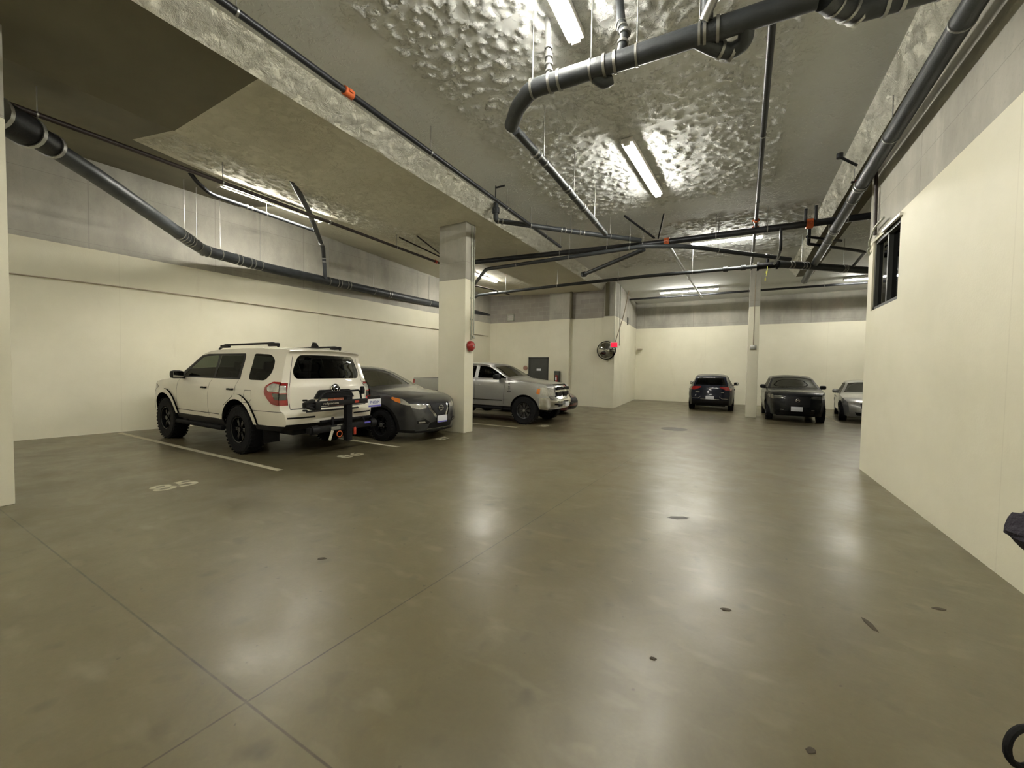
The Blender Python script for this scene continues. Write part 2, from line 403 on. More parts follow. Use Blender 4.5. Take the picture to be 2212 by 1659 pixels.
# ceiling: central bay, the drop beam, the left bay sloping up to the wall, the drop along the right wall
BX0, BX1, BX2, BZ, CZ = -7.3, -5.08, -4.80, 4.93, 5.20
def zw(y): return 5.70 if y < 7 else 5.70-(y-7)*.062
def zc(x, y): return BZ+.012+(zw(y)-BZ)*max(0, BX0-x)/4.35
bm = BM()
def seg(x0, x1, y0, y1, f0, f1, mi, nu=1, nv=14):
    F0 = f0 if callable(f0) else (lambda x, y: f0); F1 = f1 if callable(f1) else (lambda x, y: f1)
    X0 = x0 if callable(x0) else (lambda y: x0); X1 = x1 if callable(x1) else (lambda y: x1)
    def fn(a, b):
        y = y0+(y1-y0)*b; xa, xb = X0(y), X1(y); x = xa+(xb-xa)*a
        return Vector((x, y, F0(xa, y)*(1-a)+F1(xb, y)*a))
    quadgrid(bm, fn, nu, nv, mi)
XS = lambda y: -8.74-(y-2.46)*.30          # edge of the smooth strip along the left wall
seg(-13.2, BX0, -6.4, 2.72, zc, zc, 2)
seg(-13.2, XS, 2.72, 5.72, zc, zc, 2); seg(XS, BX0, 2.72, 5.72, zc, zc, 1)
seg(-13.2, BX0, 5.72, 16.9, zc, zc, 1)
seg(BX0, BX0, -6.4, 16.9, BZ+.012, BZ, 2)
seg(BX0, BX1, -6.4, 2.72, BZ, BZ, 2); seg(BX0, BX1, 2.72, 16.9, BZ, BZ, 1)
def clump(x, y):
    big = mnoise.noise(Vector((x*.9, y*.9, 3.1))); a = mnoise.fractal(Vector((x*9.5, y*9.5, 0)), .8, 2.1, 3)
    v = a+big*.22-.20
    return min(.020, max(0, v)*.16)
def rough_sheet(x0, x1, y0, y1, st, mi0, mi1, zf=lambda x, y: CZ, dens=0):
    nx, ny = int((x1-x0)/st), int((y1-y0)/st); V = []
    H = [[clump(x0+(x1-x0)*i/nx, y0+(y1-y0)*j/ny)*(1 if 0 < i < nx and 0 < j < ny else 0) for j in range(ny+1)] for i in range(nx+1)]
    V = [[bm.verts.new((x0+(x1-x0)*i/nx, y0+(y1-y0)*j/ny, zf(x0+(x1-x0)*i/nx, y0+(y1-y0)*j/ny)-H[i][j])) for j in range(ny+1)] for i in range(nx+1)]
    for i in range(nx):
        for j in range(ny):
            f = bm.faces.new((V[i][j], V[i+1][j], V[i+1][j+1], V[i][j+1])); f.smooth = True
            f.material_index = mi1 if H[i][j]+H[i+1][j+1] > .014 else mi0
rough_sheet(-3.6, .5, 1.4, 9.4, .027, 0, 4)
rough_sheet(-3.6, 1.47, 10.6, 14.4, .04, 0, 4)
rough_sheet(-8.75, -7.32, 2.8, 9.2, .03, 1, 3, lambda x, y: zc(x, y)-.004)
seg(BX2, -3.6, 1.4, 22.6, CZ, CZ, 0); seg(.5, 1.47, 1.4, 9.4, CZ, CZ, 0); seg(-3.6, 1.47, 9.4, 10.6, CZ, CZ, 0); seg(-3.6, 1.47, 14.4, 22.6, CZ, CZ, 0)
seg(BX2, 1.47, -6.4, 1.4, CZ, CZ, 0)
def rough_face(xa, za, xb, zb, y0, y1, sgn):
    nu, nv = 12, int((y1-y0)/.03)
    d = Vector((zb-za, 0, -(xb-xa))).normalized()*sgn
    def fn(a, b):
        y = y0+(y1-y0)*b; p = Vector((xa+(xb-xa)*a, y, za+(zb-za)*a))
        k = mnoise.fractal(Vector((p.x*13, y*11, p.z*13)), .7, 2.1, 3)
        return p+d*(max(-.3, k)*.045*(0 if a in (0, 1) else 1))
    quadgrid(bm, fn, nu, nv, 3)
rough_face(BX1, BZ, BX2, CZ, -6.4, 16.9, 1)
rough_face(1.47, CZ, 1.66, 4.90, -6.4, 17, 1)
seg(1.66, 2.1, -6.4, 17, 4.90, 4.90, 2); seg(2.1, 2.1, -6.4, 17, 4.9, CZ, 1)  # underside of the right drop coloured dark in place of its shade
seg(2.1, 9, -6.4, 22.6, CZ, CZ, 0)
seg(1.47, 2.1, 17, 22.6, CZ, CZ, 0)
o = link('ceiling', bm, [M['soffit'], M['spray'], M['dark'], M['fluff'], M['clump']], None, 'keep'); o['kind'] = 'structure'
o.data.polygons.foreach_set('use_smooth', [True]*len(o.data.polygons)); o.data.set_sharp_from_angle(angle=R(60))

# pilasters on the door wall
bm = BM(); box(bm, (-7.38, 16.34, 0), (-6.42, 16.5, 3.77)); box(bm, (-7.38, 16.34, 3.77), (-6.42, 16.5, 5.3), mi=1); struct('trim_1', bm, [M['paint'], M['conc']])
bm = BM(); box(bm, (-4.92, 16.38, 0), (-4.45, 16.9, 3.8)); box(bm, (-4.92, 16.38, 3.8), (-4.45, 16.9, 5.3), mi=1); struct('trim_2', bm, [M['paint'], M['conc']])
# door
o = empty('door_1', (-7.93, 16.5, 0)); o['kind'] = 'structure'
bm = BM(); box(bm, (-.52, -.05, 0), (-.44, 0, 2.12)); box(bm, (.44, -.05, 0), (.52, 0, 2.12)); box(bm, (-.52, -.05, 2.04), (.52, 0, 2.12)); link('door_frame', bm, M['frame'], o, False)
bm = BM(); box(bm, (-.44, -.03, .01), (.44, 0, 2.04)); link('door_leaf', bm, M['door'], o, False)
bm = BM(); box(bm, (-.10, -.036, 1.50), (.12, -.03, 1.60)); link('door_sign', bm, M['plate'], o, False)
bm = BM(); cyl(bm, (-.36, -.03, 1.0), (-.36, -.09, 1.0), .012); cyl(bm, (-.37, -.09, 1.0), (-.25, -.09, 1.0), .012); link('door_handle', bm, M['zinc'], o)

def column(x0, x1, y0, y1, s, label, top=4.95):
    t = empty('concrete_column', ((x0+x1)/2, (y0+y1)/2, 0), 0, label, 'column', 'square columns of the garage')
    a, b = (x1-x0)/2, (y1-y0)/2
    bm = BM(); box(bm, (-a, -b, 0), (a, b, s), .012); link('painted_shaft', bm, M['paint'], t)
    bm = BM(); box(bm, (-a+.004, -b+.004, s), (a-.004, b-.004, top), .004); link('bare_top', bm, M['conc'], t)
    return t
column(-7.42, -6.62, .22, 1.05, 4.0, 'wide cream column cut off by the left edge of the photo')
c2 = column(-6.36, -5.57, 7.57, 7.93, 3.62, 'wide cream column with the red alarm bell between two parked cars')
column(.28, .60, 16.05, 16.75, 3.82, 'slim cream column beside the dark blue hatchback near the far wall', 5.25)

# ------------------------------------------------------------------ vehicles
def ilerp(tab, x):
    if x <= tab[0][0]: return tab[0][1]
    for (a, va), (b, vb) in zip(tab, tab[1:]):
        if x <= b:
            t = (x-a)/(b-a) if b > a else 0; t = t*t*(3-2*t)*.5+t*.5
            return va+(vb-va)*t
    return tab[-1][1]
def inpoly(p, poly):
    x, y = p; c = False; n = len(poly); j = n-1
    for i in range(n):
        xi, yi = poly[i]; xj, yj = poly[j]
        if (yi > y) != (yj > y) and x < (xj-xi)*(y-yi)/(yj-yi)+xi: c = not c
        j = i
    return c
def dens(poly, step, closed=True):
    out = []; n = len(poly)
    for i in range(n if closed else n-1):
        a = Vector(poly[i]); b = Vector(poly[(i+1) % n]); k = max(1, int((b-a).length/step))
        for j in range(k): out.append(tuple(a+(b-a)*j/k))
    if not closed: out.append(tuple(poly[-1]))
    return out
def rpoly(pts, r=.05, n=4):
    """round the corners of a polygon"""
    out = []; P = [Vector(p) for p in pts]; m = len(P)
    for i in range(m):
        a, b, c = P[i-1], P[i], P[(i+1) % m]; k = min(r, (a-b).length*.45, (c-b).length*.45)
        s = b+(a-b).normalized()*k; e = b+(c-b).normalized()*k
        for j in range(n+1):
            t = j/n; out.append(tuple(s*(1-t)**2+b*2*t*(1-t)+e*t*t))
    return out
def triangulate(outline, regs, step):
    """constrained triangulation of outline with the region edges in it; returns points, [(tri, region index or -1)]"""
    pts, edges = [], []
    def add(poly):
        s = len(pts); pts.extend(Vector(p) for p in poly); n = len(poly)
        edges.extend((s+i, s+(i+1) % n) for i in range(n))
    add(outline)
    for r in regs: add(dens(r, step))
    xs = [p[0] for p in outline]; ys = [p[1] for p in outline]
    nx = int((max(xs)-min(xs))/step); ny = int((max(ys)-min(ys))/step)
    for i in range(1, nx):
        for j in range(1, ny):
            p = (min(xs)+(i+.5*(j % 2))*step, min(ys)+j*step)
            if inpoly(p, outline): pts.append(Vector(p))
    co, ed, fa, *_ = delaunay_2d_cdt(pts, edges, [], 0, 1e-5)
    res = []
    for f in fa:
        c = sum((co[i] for i in f), Vector((0, 0)))/len(f); c = (c.x, c.y)
        if not inpoly(c, outline): continue
        k = -1
        for ri, r in enumerate(regs):
            if inpoly(c, r): k = ri
        res.append((f, k))
    return co, res

class Car:
    """sil: front bottom -> hood -> roof -> rear bottom, rows (x, z, bow_x, bow_z, power); prof: (z, half width); plan: (x, inset)"""
    def __init__(s, sil, prof, plan, body, root, step=.075):
        s.prof, s.plan, s.body, s.root, s.step = prof, plan, body, root, step
        rows = [list(r)+[float(i)] for i, r in enumerate(sil)]
        for _ in range(2):
            new = [rows[0]]
            for a, b in zip(rows, rows[1:]):
                new.append([u*.82+v*.18 for u, v in zip(a, b)]); new.append([u*.18+v*.82 for u, v in zip(a, b)])
            new.append(rows[-1]); rows = new
        # densify and give arc length
        out = [rows[0]]
        for a, b in zip(rows, rows[1:]):
            L = math.hypot(b[0]-a[0], b[1]-a[1]); k = max(1, int(L/step))
            for j in range(1, k+1): out.append([u+(v-u)*j/k for u, v in zip(a, b)])
        s.rows = out; acc = 0; s.S = [0]
        for a, b in zip(out, out[1:]):
            acc += math.hypot(b[0]-a[0], b[1]-a[1]); s.S.append(acc)
        s.side_regs, s.strip_regs = [], []
    def hw(s, x, z): return ilerp(s.prof, z)-ilerp(s.plan, x)
    def at_s(s, u):
        S = s.S
        if u <= 0: return s.rows[0]
        for i in range(len(S)-1):
            if u <= S[i+1]:
                t = (u-S[i])/max(1e-9, S[i+1]-S[i]); return [a+(b-a)*t for a, b in zip(s.rows[i], s.rows[i+1])]
        return s.rows[-1]
    def s_of_idx(s, k):
        for i, (a, b) in enumerate(zip(s.rows, s.rows[1:])):
            if a[5] <= k <= b[5]:
                t = (k-a[5])/max(1e-9, b[5]-a[5]); return s.S[i]+(s.S[i+1]-s.S[i])*t
        return s.S[-1] if k > s.rows[-1][5] else 0
    def strip_pt(s, u, v):
        x, z, bx, bz, p, _ = s.at_s(u); g = max(0, 1-abs(v)**p)
        return Vector((x+bx*g, v*s.hw(x, z), z+bz*g))
    def side_pt(s, x, z, sg): return Vector((x, sg*s.hw(x, z), z))
    def strip_reg(s, name, m, poly, off=0.0, label=None, rr=0): s.strip_regs.append((name, m, poly, off, label, rr))
    def side_reg(s, name, m, poly, off=0.0, sides=(1, -1), label=None): s.side_regs.append((name, m, poly, off, sides, label))
    def build(s, sill):
        mats = [s.body]; bm = BM(); parts = []
        def emit(co, tris, regs, fn, flip):
            cache = {}
            for f, k in tris:
                if k >= 0 and regs[k][0] == 'cut': continue
                own = k >= 0 and regs[k][0] is not None
                if own:
                    parts.append((k, f)); continue
                mi = 0
                if k >= 0:
                    mm = regs[k][1]
                    if mm not in mats: mats.append(mm)
                    mi = mats.index(mm)
                vs = []
                for i in f:
                    if i not in cache: cache[i] = bm.verts.new(fn(co[i]))
                    vs.append(cache[i])
                try: fc = bm.faces.new(vs if flip else vs[::-1]); fc.material_index = mi
                except ValueError: pass
            out = []
            for ri, r in enumerate(regs):
                if r[0] in (None, 'cut'): continue
                b2 = BM(); c2 = {}
                for k, f in parts:
                    if k != ri: continue
                    for i in f:
                        if i not in c2: c2[i] = b2.verts.new(fn(co[i]))
                    try: b2.faces.new([c2[i] for i in (f if flip else f[::-1])])
                    except ValueError: pass
                if b2.faces:
                    b2.normal_update()
                    if r[3]:
                        mv = [(v, v.normal.copy()) for v in b2.verts]
                        for v, nn in mv: v.co += nn*r[3]
                    o = link(r[0], b2, r[1], s.root, 'keep')
                    for p_ in o.data.polygons: p_.use_smooth = True
                    if r[4]: o['label'] = r[4]
                else: b2.free()
            parts.clear()
        # sides
        out = [(r[0], r[1]) for r in s.rows] + dens([(s.rows[-1][0], s.rows[-1][1])]+sill+[(s.rows[0][0], s.rows[0][1])], s.step, False)[1:-1]
        for sg in (1, -1):
            rg = [(r[0], r[1], r[2], r[3], r[5]) for r in s.side_regs if sg in r[4]]
            co, tr = triangulate(out, [r[2] for r in rg], s.step)
            emit(co, tr, rg, lambda c: s.side_pt(c.x, c.y, sg), sg < 0)
        # strip
        W = s.prof[0][1] if False else max(p[1] for p in s.prof)
        outl = [(u, -W) for u in s.S]+[(s.S[-1], -W+2*W*j/12) for j in range(1, 12)]+[(u, W) for u in s.S[::-1]]+[(0, W-2*W*j/12) for j in range(1, 12)]
        rg = []
        for (n, m, poly, off, lab, rr) in s.strip_regs:
            P = [(s.s_of_idx(a), b*W) for a, b in poly]
            P = dens(P, .1)
            if rr: P = rpoly([(s.s_of_idx(a), b*W) for a, b in poly], rr)
            rg.append((n, m, P, off, lab))
        co, tr = triangulate(outl, [r[2] for r in rg], s.step)
        emit(co, tr, rg, lambda c: s.strip_pt(c.x, max(-1, min(1, c.y/W))), True)
        bmesh.ops.remove_doubles(bm, verts=bm.verts, dist=.002)
        o = link('body', bm, mats, s.root, 'out'); me = o.data
        me.polygons.foreach_set('use_smooth', [True]*len(me.polygons)); me.set_sharp_from_angle(angle=R(42))
        return o
def ring_reg(poly, w):
    """thin closed outline of a polygon as list of quads (used for panel gaps)"""
    out = []; n = len(poly)
    for i in range(n):
        a = Vector(poly[i]); b = Vector(poly[(i+1) % n]); d = (b-a).normalized(); q = Vector((-d.y, d.x))*w/2
        out.append([tuple(a-q), tuple(b-q), tuple(b+q), tuple(a+q)])
    return out
def seam(car, pts, w=.009):
    for a, b in zip(pts, pts[1:]):
        a, b = Vector(a), Vector(b); d = (b-a).normalized(); q = Vector((-d.y, d.x))*w/2
        car.side_reg(None, M['black'], [tuple(a-q), tuple(b-q), tuple(b+q), tuple(a+q)])
def arch(x, z, r, n=20, zlow=-.05):
    return [(x+r*1.0*math.cos(t), z+r*math.sin(t)) for t in [math.pi*i/n for i in range(n+1)]]+[(x-r, zlow), (x+r, zlow)]
def archband(x, z, r1, r2, n=16, a0=-.35, zl_=.3):
    A = [(x+r2*math.cos(t), z+r2*math.sin(t)) for t in [math.pi*i/n for i in range(n+1)]]
    return [(x+r2, zl_)]+A+[(x-r2, zl_)]

def wheel(root, x, y, Rr, wdt, rimr, spokes=6, rimm=None, hub=None, sg=1):
    rimm = rimm or M['rim']
    t = empty('wheel', (x, y, Rr)); t.parent = root
    bm = BM(); h = wdt/2
    lathe(bm, [(rimr, -h*.8), (rimr+.02, -h), (Rr-.04, -h), (Rr-.008, -h*.82), (Rr, -h*.5), (Rr, h*.5), (Rr-.008, h*.82), (Rr-.04, h), (rimr+.02, h), (rimr, h*.8)], 40, caps=False)
    for k in range(36):   # tread blocks
        a = 2*math.pi*k/36
        for s_ in (-1, 1): obox(bm, (Rr*math.cos(a), s_*h*.72, Rr*math.sin(a)), (.012, h*.5, .035), Matrix.Rotation(-a, 4, 'Y'))
    o = link('tyre', bm, M['rubber'], t)
    bm = BM(); y0 = sg*h*.55
    lathe(bm, [(rimr*.99, sg*h*.95), (rimr*.93, sg*h*.9), (rimr*.90, sg*h*.2), (rimr*.5, sg*h*.05), (.001, sg*h*.05)], 36, caps=False)
    for k in range(spokes):
        a = 2*math.pi*k/spokes
        for da in (-.16, .16):
            b2 = a+da*.6
            obox(bm, (rimr*.52*math.cos(b2), y0, rimr*.52*math.sin(b2)), (rimr*.86, .03, .035), Matrix.Rotation(-b2-da*.3, 4, 'Y'), .006)
    o = link('rim', bm, rimm, t)
    bm = BM(); cyl(bm, (0, y0-.01*sg, 0), (0, y0+sg*.035, 0), .05, .04, 18)
    for k in range(6):
        a = 2*math.pi*(k+.5)/6; cyl(bm, (.075*math.cos(a), y0-.005*sg, .075*math.sin(a)), (.075*math.cos(a), y0+.022*sg, .075*math.sin(a)), .010, n=8)
    link('hub_cap', bm, hub or rimm, t)
    return t
def wheels(root, wb, track, Rr, wdt, rimr, spokes=6, rimm=None, hub=None):
    for x in (0, wb):
        for sg in (1, -1): wheel(root, x, sg*track/2, Rr, wdt, rimr, spokes, rimm, hub, sg)
def underbody(root, x0, x1, w, z0, z1, wb, ra, inner):
    """chassis tub with wheel liners"""
    bm = BM(); box(bm, (x0, -inner, z0), (x1, inner, z1), .03)
    box(bm, (ra+.04, -w, z0), (wb-ra-.04, w, z0+.12), .02)
    for x in (0, wb):
        box(bm, (x-ra-.05, -inner-.02, z0+.1), (x+ra+.05, inner+.02, z1+.1), .03)
    link('chassis', bm, M['black'], root)
def seats(root, xs, z, w=.34, h=.62):
    for x in xs:
        for sg in (-1, 1):
            bm = BM(); y = sg*w*1.05
            obox(bm, (x, y, z+.06), (.5, .48, .14), None, .05)
            obox(bm, (x-.26, y, z+h*.5), (.14, .46, h), Matrix.Rotation(-.16, 4, 'Y'), .05)
            obox(bm, (x-.33, y, z+h+.10), (.09, .26, .17), Matrix.Rotation(-.16, 4, 'Y'), .035)
            link('seat', bm, M['seat'], root)
def door_mirror(root, x, y, z, sg, m, sz=1.0):
    bm = BM(); obox(bm, (x, y+sg*.12*sz, z), (.12*sz, .20*sz, .15*sz), Matrix.Rotation(sg*.12, 4, 'Z'), .055*sz)
    obox(bm, (x+.02, y+sg*.03, z-.06), (.07, .10, .04), None, .01)
    o = link('door_mirror', bm, m, root)
    bm = BM(); obox(bm, (x-.068*sz, y+sg*.12*sz, z), (.006, .16*sz, .11*sz), Matrix.Rotation(sg*.12, 4, 'Z'), .002); link('mirror_glass', bm, M['mirror'], o)
def handle(root, x, y, z, m, sg):
    bm = BM(); obox(bm, (x, y+sg*.025, z), (.17, .022, .028), None, .008); obox(bm, (x-.07, y+sg*.008, z), (.03, .03, .03)); obox(bm, (x+.07, y+sg*.008, z), (.03, .03, .03))
    link('door_handle', bm, m, root)
def number_plate(root, c, nrm, s='', m=None, w=.30, h=.15, txt=None, sub=None, strip=None):
    """flat licence plate; nrm = outward local x sign"""
    m = m or M['plate']; bm = BM(); x, y, z = c
    box(bm, (x-.004, y-w/2, z-h/2), (x+.004, y+w/2, z+h/2), .003)
    o = link('licence_plate', bm, m, root)
    bas = basis((0, nrm, 0), (0, 0, 1), (nrm, 0, 0), (x+nrm*.0045, y, z))
    if s:
        bm = BM(); text_mesh(bm, s, h*.50, bas, .001, .78); link('plate_print', bm, txt or M['blue'], o, False)
    if strip:
        bm = BM(); box(bm, (min(x, x+nrm*.006), y-w*.48, z-h*.47), (max(x, x+nrm*.006), y+w*.48, z-h*.30)); link('plate_band', bm, strip, o, False)
    return o
def blob(bm, c, s, n=10):
    bmesh.ops.create_uvsphere(bm, u_segments=n*2, v_segments=n, radius=1, matrix=Matrix.Translation(c) @ Matrix.Diagonal((*s, 1)))
def torus(bm, c, rx, rz, r, plane='YZ', n=28, tilt=0):
    pts = []
    for k in range(n):
        t = 2*math.pi*k/n; a, b = rx*math.cos(t), rz*math.sin(t)
        a, b = a*math.cos(tilt)-b*math.sin(tilt), a*math.sin(tilt)+b*math.cos(tilt)
        pts.append(Vector(c)+(Vector((0, a, b)) if plane == 'YZ' else Vector((a, 0, b)) if plane == 'XZ' else Vector((a, b, 0))))
    rings = []; m_ = 8
    for k in range(n):
        d = (pts[(k+1) % n]-pts[k-1]).normalized(); nn = {'YZ': Vector((1, 0, 0)), 'XZ': Vector((0, 1, 0)), 'XY': Vector((0, 0, 1))}[plane]; q = d.cross(nn)
        rings.append([bm.verts.new(pts[k]+(nn*math.cos(2*math.pi*j/m_)+q*math.sin(2*math.pi*j/m_))*r) for j in range(m_)])
    for k in range(n):
        A, B = rings[k], rings[(k+1) % n]
        for j in range(m_): bm.faces.new((A[j], A[(j+1) % m_], B[(j+1) % m_], B[j]))

# ---- white off-road wagon
def white_suv():
    t = empty('sport_utility_vehicle', (-7.38, 4.52, 0), R(180), 'white off-road SUV with roof rails, seen from behind beside the cream left wall', 'car', 'cars parked along the left wall')
    sil = [(3.48,.50,.10,0,3), (3.58,.72,.16,0,3), (3.55,1.00,.16,0,3), (3.42,1.15,.14,.02,3), (2.60,1.235,.10,.05,2.5), (2.42,1.26,.10,.04,2.4), (1.62,1.74,.10,.05,2.4),
           (1.2,1.80,.03,.045,2.4), (0,1.82,0,.045,2.4), (-.75,1.80,-.03,.04,2.4), (-1.10,1.765,-.07,.03,2.6), (-1.00,1.71,-.07,.02,2.6), (-1.07,1.25,-.08,0,2.6), (-1.115,1.16,-.08,0,3),
           (-1.13,.80,-.08,0,3.2), (-1.20,.76,-.09,0,3.4), (-1.21,.57,-.08,0,3.4), (-1.10,.47,-.06,0,3)]
    prof = [(.40,.89), (.55,.925), (.75,.95), (.95,.955), (1.10,.94), (1.19,.92), (1.25,.875), (1.28,.86), (1.70,.745), (1.78,.71), (1.86,.66)]
    plan = [(-1.25,.12), (-1.1,.06), (-.85,.015), (-.5,0), (2.9,0), (3.3,.04), (3.62,.15)]
    c = Car(sil, prof, plan, M['white'], t, .07)
    WB, RA = 2.79, .52
    for x in (0, WB):
        c.side_reg('fender_flare', M['white'], archband(x, .42, RA-.02, RA+.085, zl_=.47), .028)
    c.side_reg(None, M['black'], [(-1.3,.42), (-1.3,.55), (-.4,.55), (-.4,.42)])
    c.side_reg(None, M['black'], [(.45,.46), (.45,.56), (2.3,.56), (2.3,.46)])
    for x in (0, WB): c.side_reg('cut', None, arch(x, .42, RA))
    # glass: black surround then panes
    c.side_reg(None, M['black'], rpoly([(2.36,1.27), (1.70,1.69), (1.45,1.725), (.10,1.725), (.06,1.27)], .05))
    c.side_reg('front_door_glass', G_MID, rpoly([(2.16,1.30), (1.60,1.655), (1.45,1.68), (1.03,1.69), (.98,1.30)], .03), -.004)
    c.side_reg('rear_door_glass', G_DARK, rpoly([(.90,1.30), (.94,1.69), (.17,1.69), (.14,1.30)], .03), -.004)
    c.side_reg('quarter_glass', G_DARK, rpoly([(-.16,1.72), (-.66,1.70), (-.80,1.60), (-.82,1.40), (-.68,1.27), (-.20,1.27)], .07), -.002)
    seam(c, [(1.0,1.26), (1.0,.60)]); seam(c, [(.10,1.26), (.10,.98), (.42,.80)]); seam(c, [(2.26,1.24), (2.24,.62)]); seam(c, [(2.24,.64), (.47,.64)], .012)
    seam(c, [(-.22,1.10), (-.42,1.10), (-.45,.96), (-.38,.90), (-.22,.90), (-.20,1.0), (-.22,1.10)], .008)
    seam(c, [(-.45,.78), (-1.2,.78)], .008)
    c.side_reg('tail_lamp', M['lampr'], rpoly([(-1.20,1.24), (-.92,1.255), (-.79,1.18), (-.79,1.07), (-.98,.90), (-1.20,.875)], .04), .012)
    c.side_reg('tail_lamp_reverse_lens', M['lampw'], rpoly([(-1.20,1.20), (-.93,1.225), (-.85,1.16), (-.89,1.10), (-1.20,1.09)], .03), .018)
    c.side_reg('tail_lamp_smoked_lens', M['lampd'], rpoly([(-1.20,1.075), (-.97,1.075), (-1.04,.975), (-1.20,.97)], .02), .018)
    c.side_reg('headlamp', M['lampw'], rpoly([(3.58,1.08), (3.30,1.12), (3.15,1.05), (3.42,.93), (3.58,.92)], .03), .006)
    c.strip_reg('windscreen', G_MID, [(5.35,-.90), (5.95,-.90), (5.95,.90), (5.35,.90)], -.002, rr=.03)
    c.strip_reg('rear_window', G_DARK, [(10.95,-.76), (10.95,.76), (11.62,.83), (11.93,.76), (11.93,-.76), (11.62,-.83)], .004, rr=.09)
    for a_, b_ in ((8.8, 9.2), (9.80, 10.0), (10.0, 10.2), (10.6, 10.9)): c.strip_reg(None, M['white'], [(a_,-.995), (b_,-.995), (b_,.995), (a_,.995)])
    for sg in (1, -1):
        c.strip_reg('tail_lamp', M['lampr'], [(12.2,sg*1.01), (12.2,sg*.885), (13.78,sg*.86), (13.78,sg*1.01)], .010)
        c.strip_reg('tail_lamp_reverse_lens', M['lampw'], [(12.5,sg*1.01), (12.5,sg*.90), (13.22,sg*.88), (13.22,sg*1.01)], .016)
        c.strip_reg('tail_lamp_smoked_lens', M['lampd'], [(13.27,sg*1.01), (13.27,sg*.88), (13.54,sg*.88), (13.54,sg*1.01)], .016)
        c.strip_reg(None, M['black'], [(11.0,sg*.865), (11.0,sg*.875), (14.0,sg*.845), (14.0,sg*.835)])
        c.strip_reg('bumper_slot', M['black'], [(15.35,sg*.97), (15.5,sg*.97), (15.5,sg*.45), (15.35,sg*.45)], .004)
    c.strip_reg(None, M['black'], [(14.02,-.84), (14.10,-.84), (14.10,.84), (14.02,.84)])
    c.strip_reg(None, M['black'], [(14.5,-.60), (14.95,-.62), (14.95,.62), (14.5,.60)])
    c.strip_reg(None, M['black'], [(16.02,-1.01), (17.0,-1.01), (17.0,1.01), (16.02,1.01)])
    c.build([(-.5,.47), (2.3,.47), (3.3,.47)][:2])
    underbody(t, -1.0, 3.35, .86, .36, .84, WB, .50, .60)
    wheels(t, WB, 1.62, .415, .27, .225, 6)
    seats(t, (1.35, .35), .78)
    bm = BM(); box(bm, (-1.08, -.52, 1.07), (-1.0, .52, 1.10)); bm.free()
    # rails, fin, garnish, badge, plate, flaps, hooks
    for sg in (1, -1):
        bm = BM(); pipe(bm, [(-.62, sg*.60, 1.845), (-.50, sg*.60, 1.90), (1.15, sg*.60, 1.895), (1.34, sg*.60, 1.82)], .019, .08)
        obox(bm, (-.48, sg*.60, 1.875), (.30, .05, .06), None, .02); obox(bm, (1.12, sg*.60, 1.87), (.30, .05, .06), None, .02)
        link('roof_rail', bm, M['black'], t)
        door_mirror(t, 2.08, sg*.88, 1.32, sg, M['black'], 1.05)
        y = c.hw(1, 1.1)
        handle(t, 1.15, sg*y, 1.10, M['black'], sg); handle(t, .22, sg*y, 1.10, M['black'], sg)
        bm = BM(); box(bm, (-.56, sg*.68-.13, .22), (-.54, sg*.68+.13, .55), .006); link('mud_flap', bm, M['black'], t)
        bm = BM(); pipe(bm, [(2.25, sg*.93, .40), (.5, sg*.93, .40)], .042); pipe(bm, [(2.0, sg*.93, .40), (2.0, sg*.6, .45)], .03); pipe(bm, [(.8, sg*.93, .40), (.8, sg*.6, .45)], .03); link('rock_rail', bm, M['rubber'], t)
    bm = BM(); prism(bm, [(-.11, 0), (.11, 0), (.02, .09), (-.05, .10)], .03, basis((-1,0,0), (0,0,1), (0,1,0), (-.72, -.015, 1.85))); link('aerial_fin', bm, M['black'], t)
    xg = -1.205
    bm = BM(); prism(bm, rpoly([(-.40, -.075), (.40, -.075), (.30, .07), (-.30, .07)], .03), .05, basis((0,-1,0), (0,0,1), (-1,0,0), (xg+.02, -.04, 1.045)))
    link('tailgate_garnish', bm, M['black'], t, True)
    bm = BM(); torus(bm, (xg-.035, -.04, 1.13), .085, .060, .008); torus(bm, (xg-.037, -.04, 1.13), .036, .056, .006); torus(bm, (xg-.038, -.04, 1.155), .060, .024, .006)
    e = link('tailgate_badge', bm, M['chrome'], t)
    bm = BM(); cyl(bm, (xg-.02, -.04, 1.128), (xg-.03, -.04, 1.128), .085, n=24); link('badge_backing', bm, M['black'], e)
    number_plate(t, (xg-.012, -.06, .905), -1, 'PN026M', M['plater'], .31, .155, M['plate'])
    bm = BM(); text_mesh(bm, 'SR5', .05, basis((-1,0,0), (0,0,1), (0,1,0), (.02, c.hw(.02,1.22)+.01, 1.31)), .001); link('pillar_script', bm, M['black'], t, False)
    bm = BM(); cyl(bm, (-1.0,-.35,.45), (-1.02,.4,.45), .04); cyl(bm, (-1.0,.3,.42),(-.6,.3,.42),.05); link('exhaust_and_hitch', bm, M['rubber'], t)
    return t
white_suv()

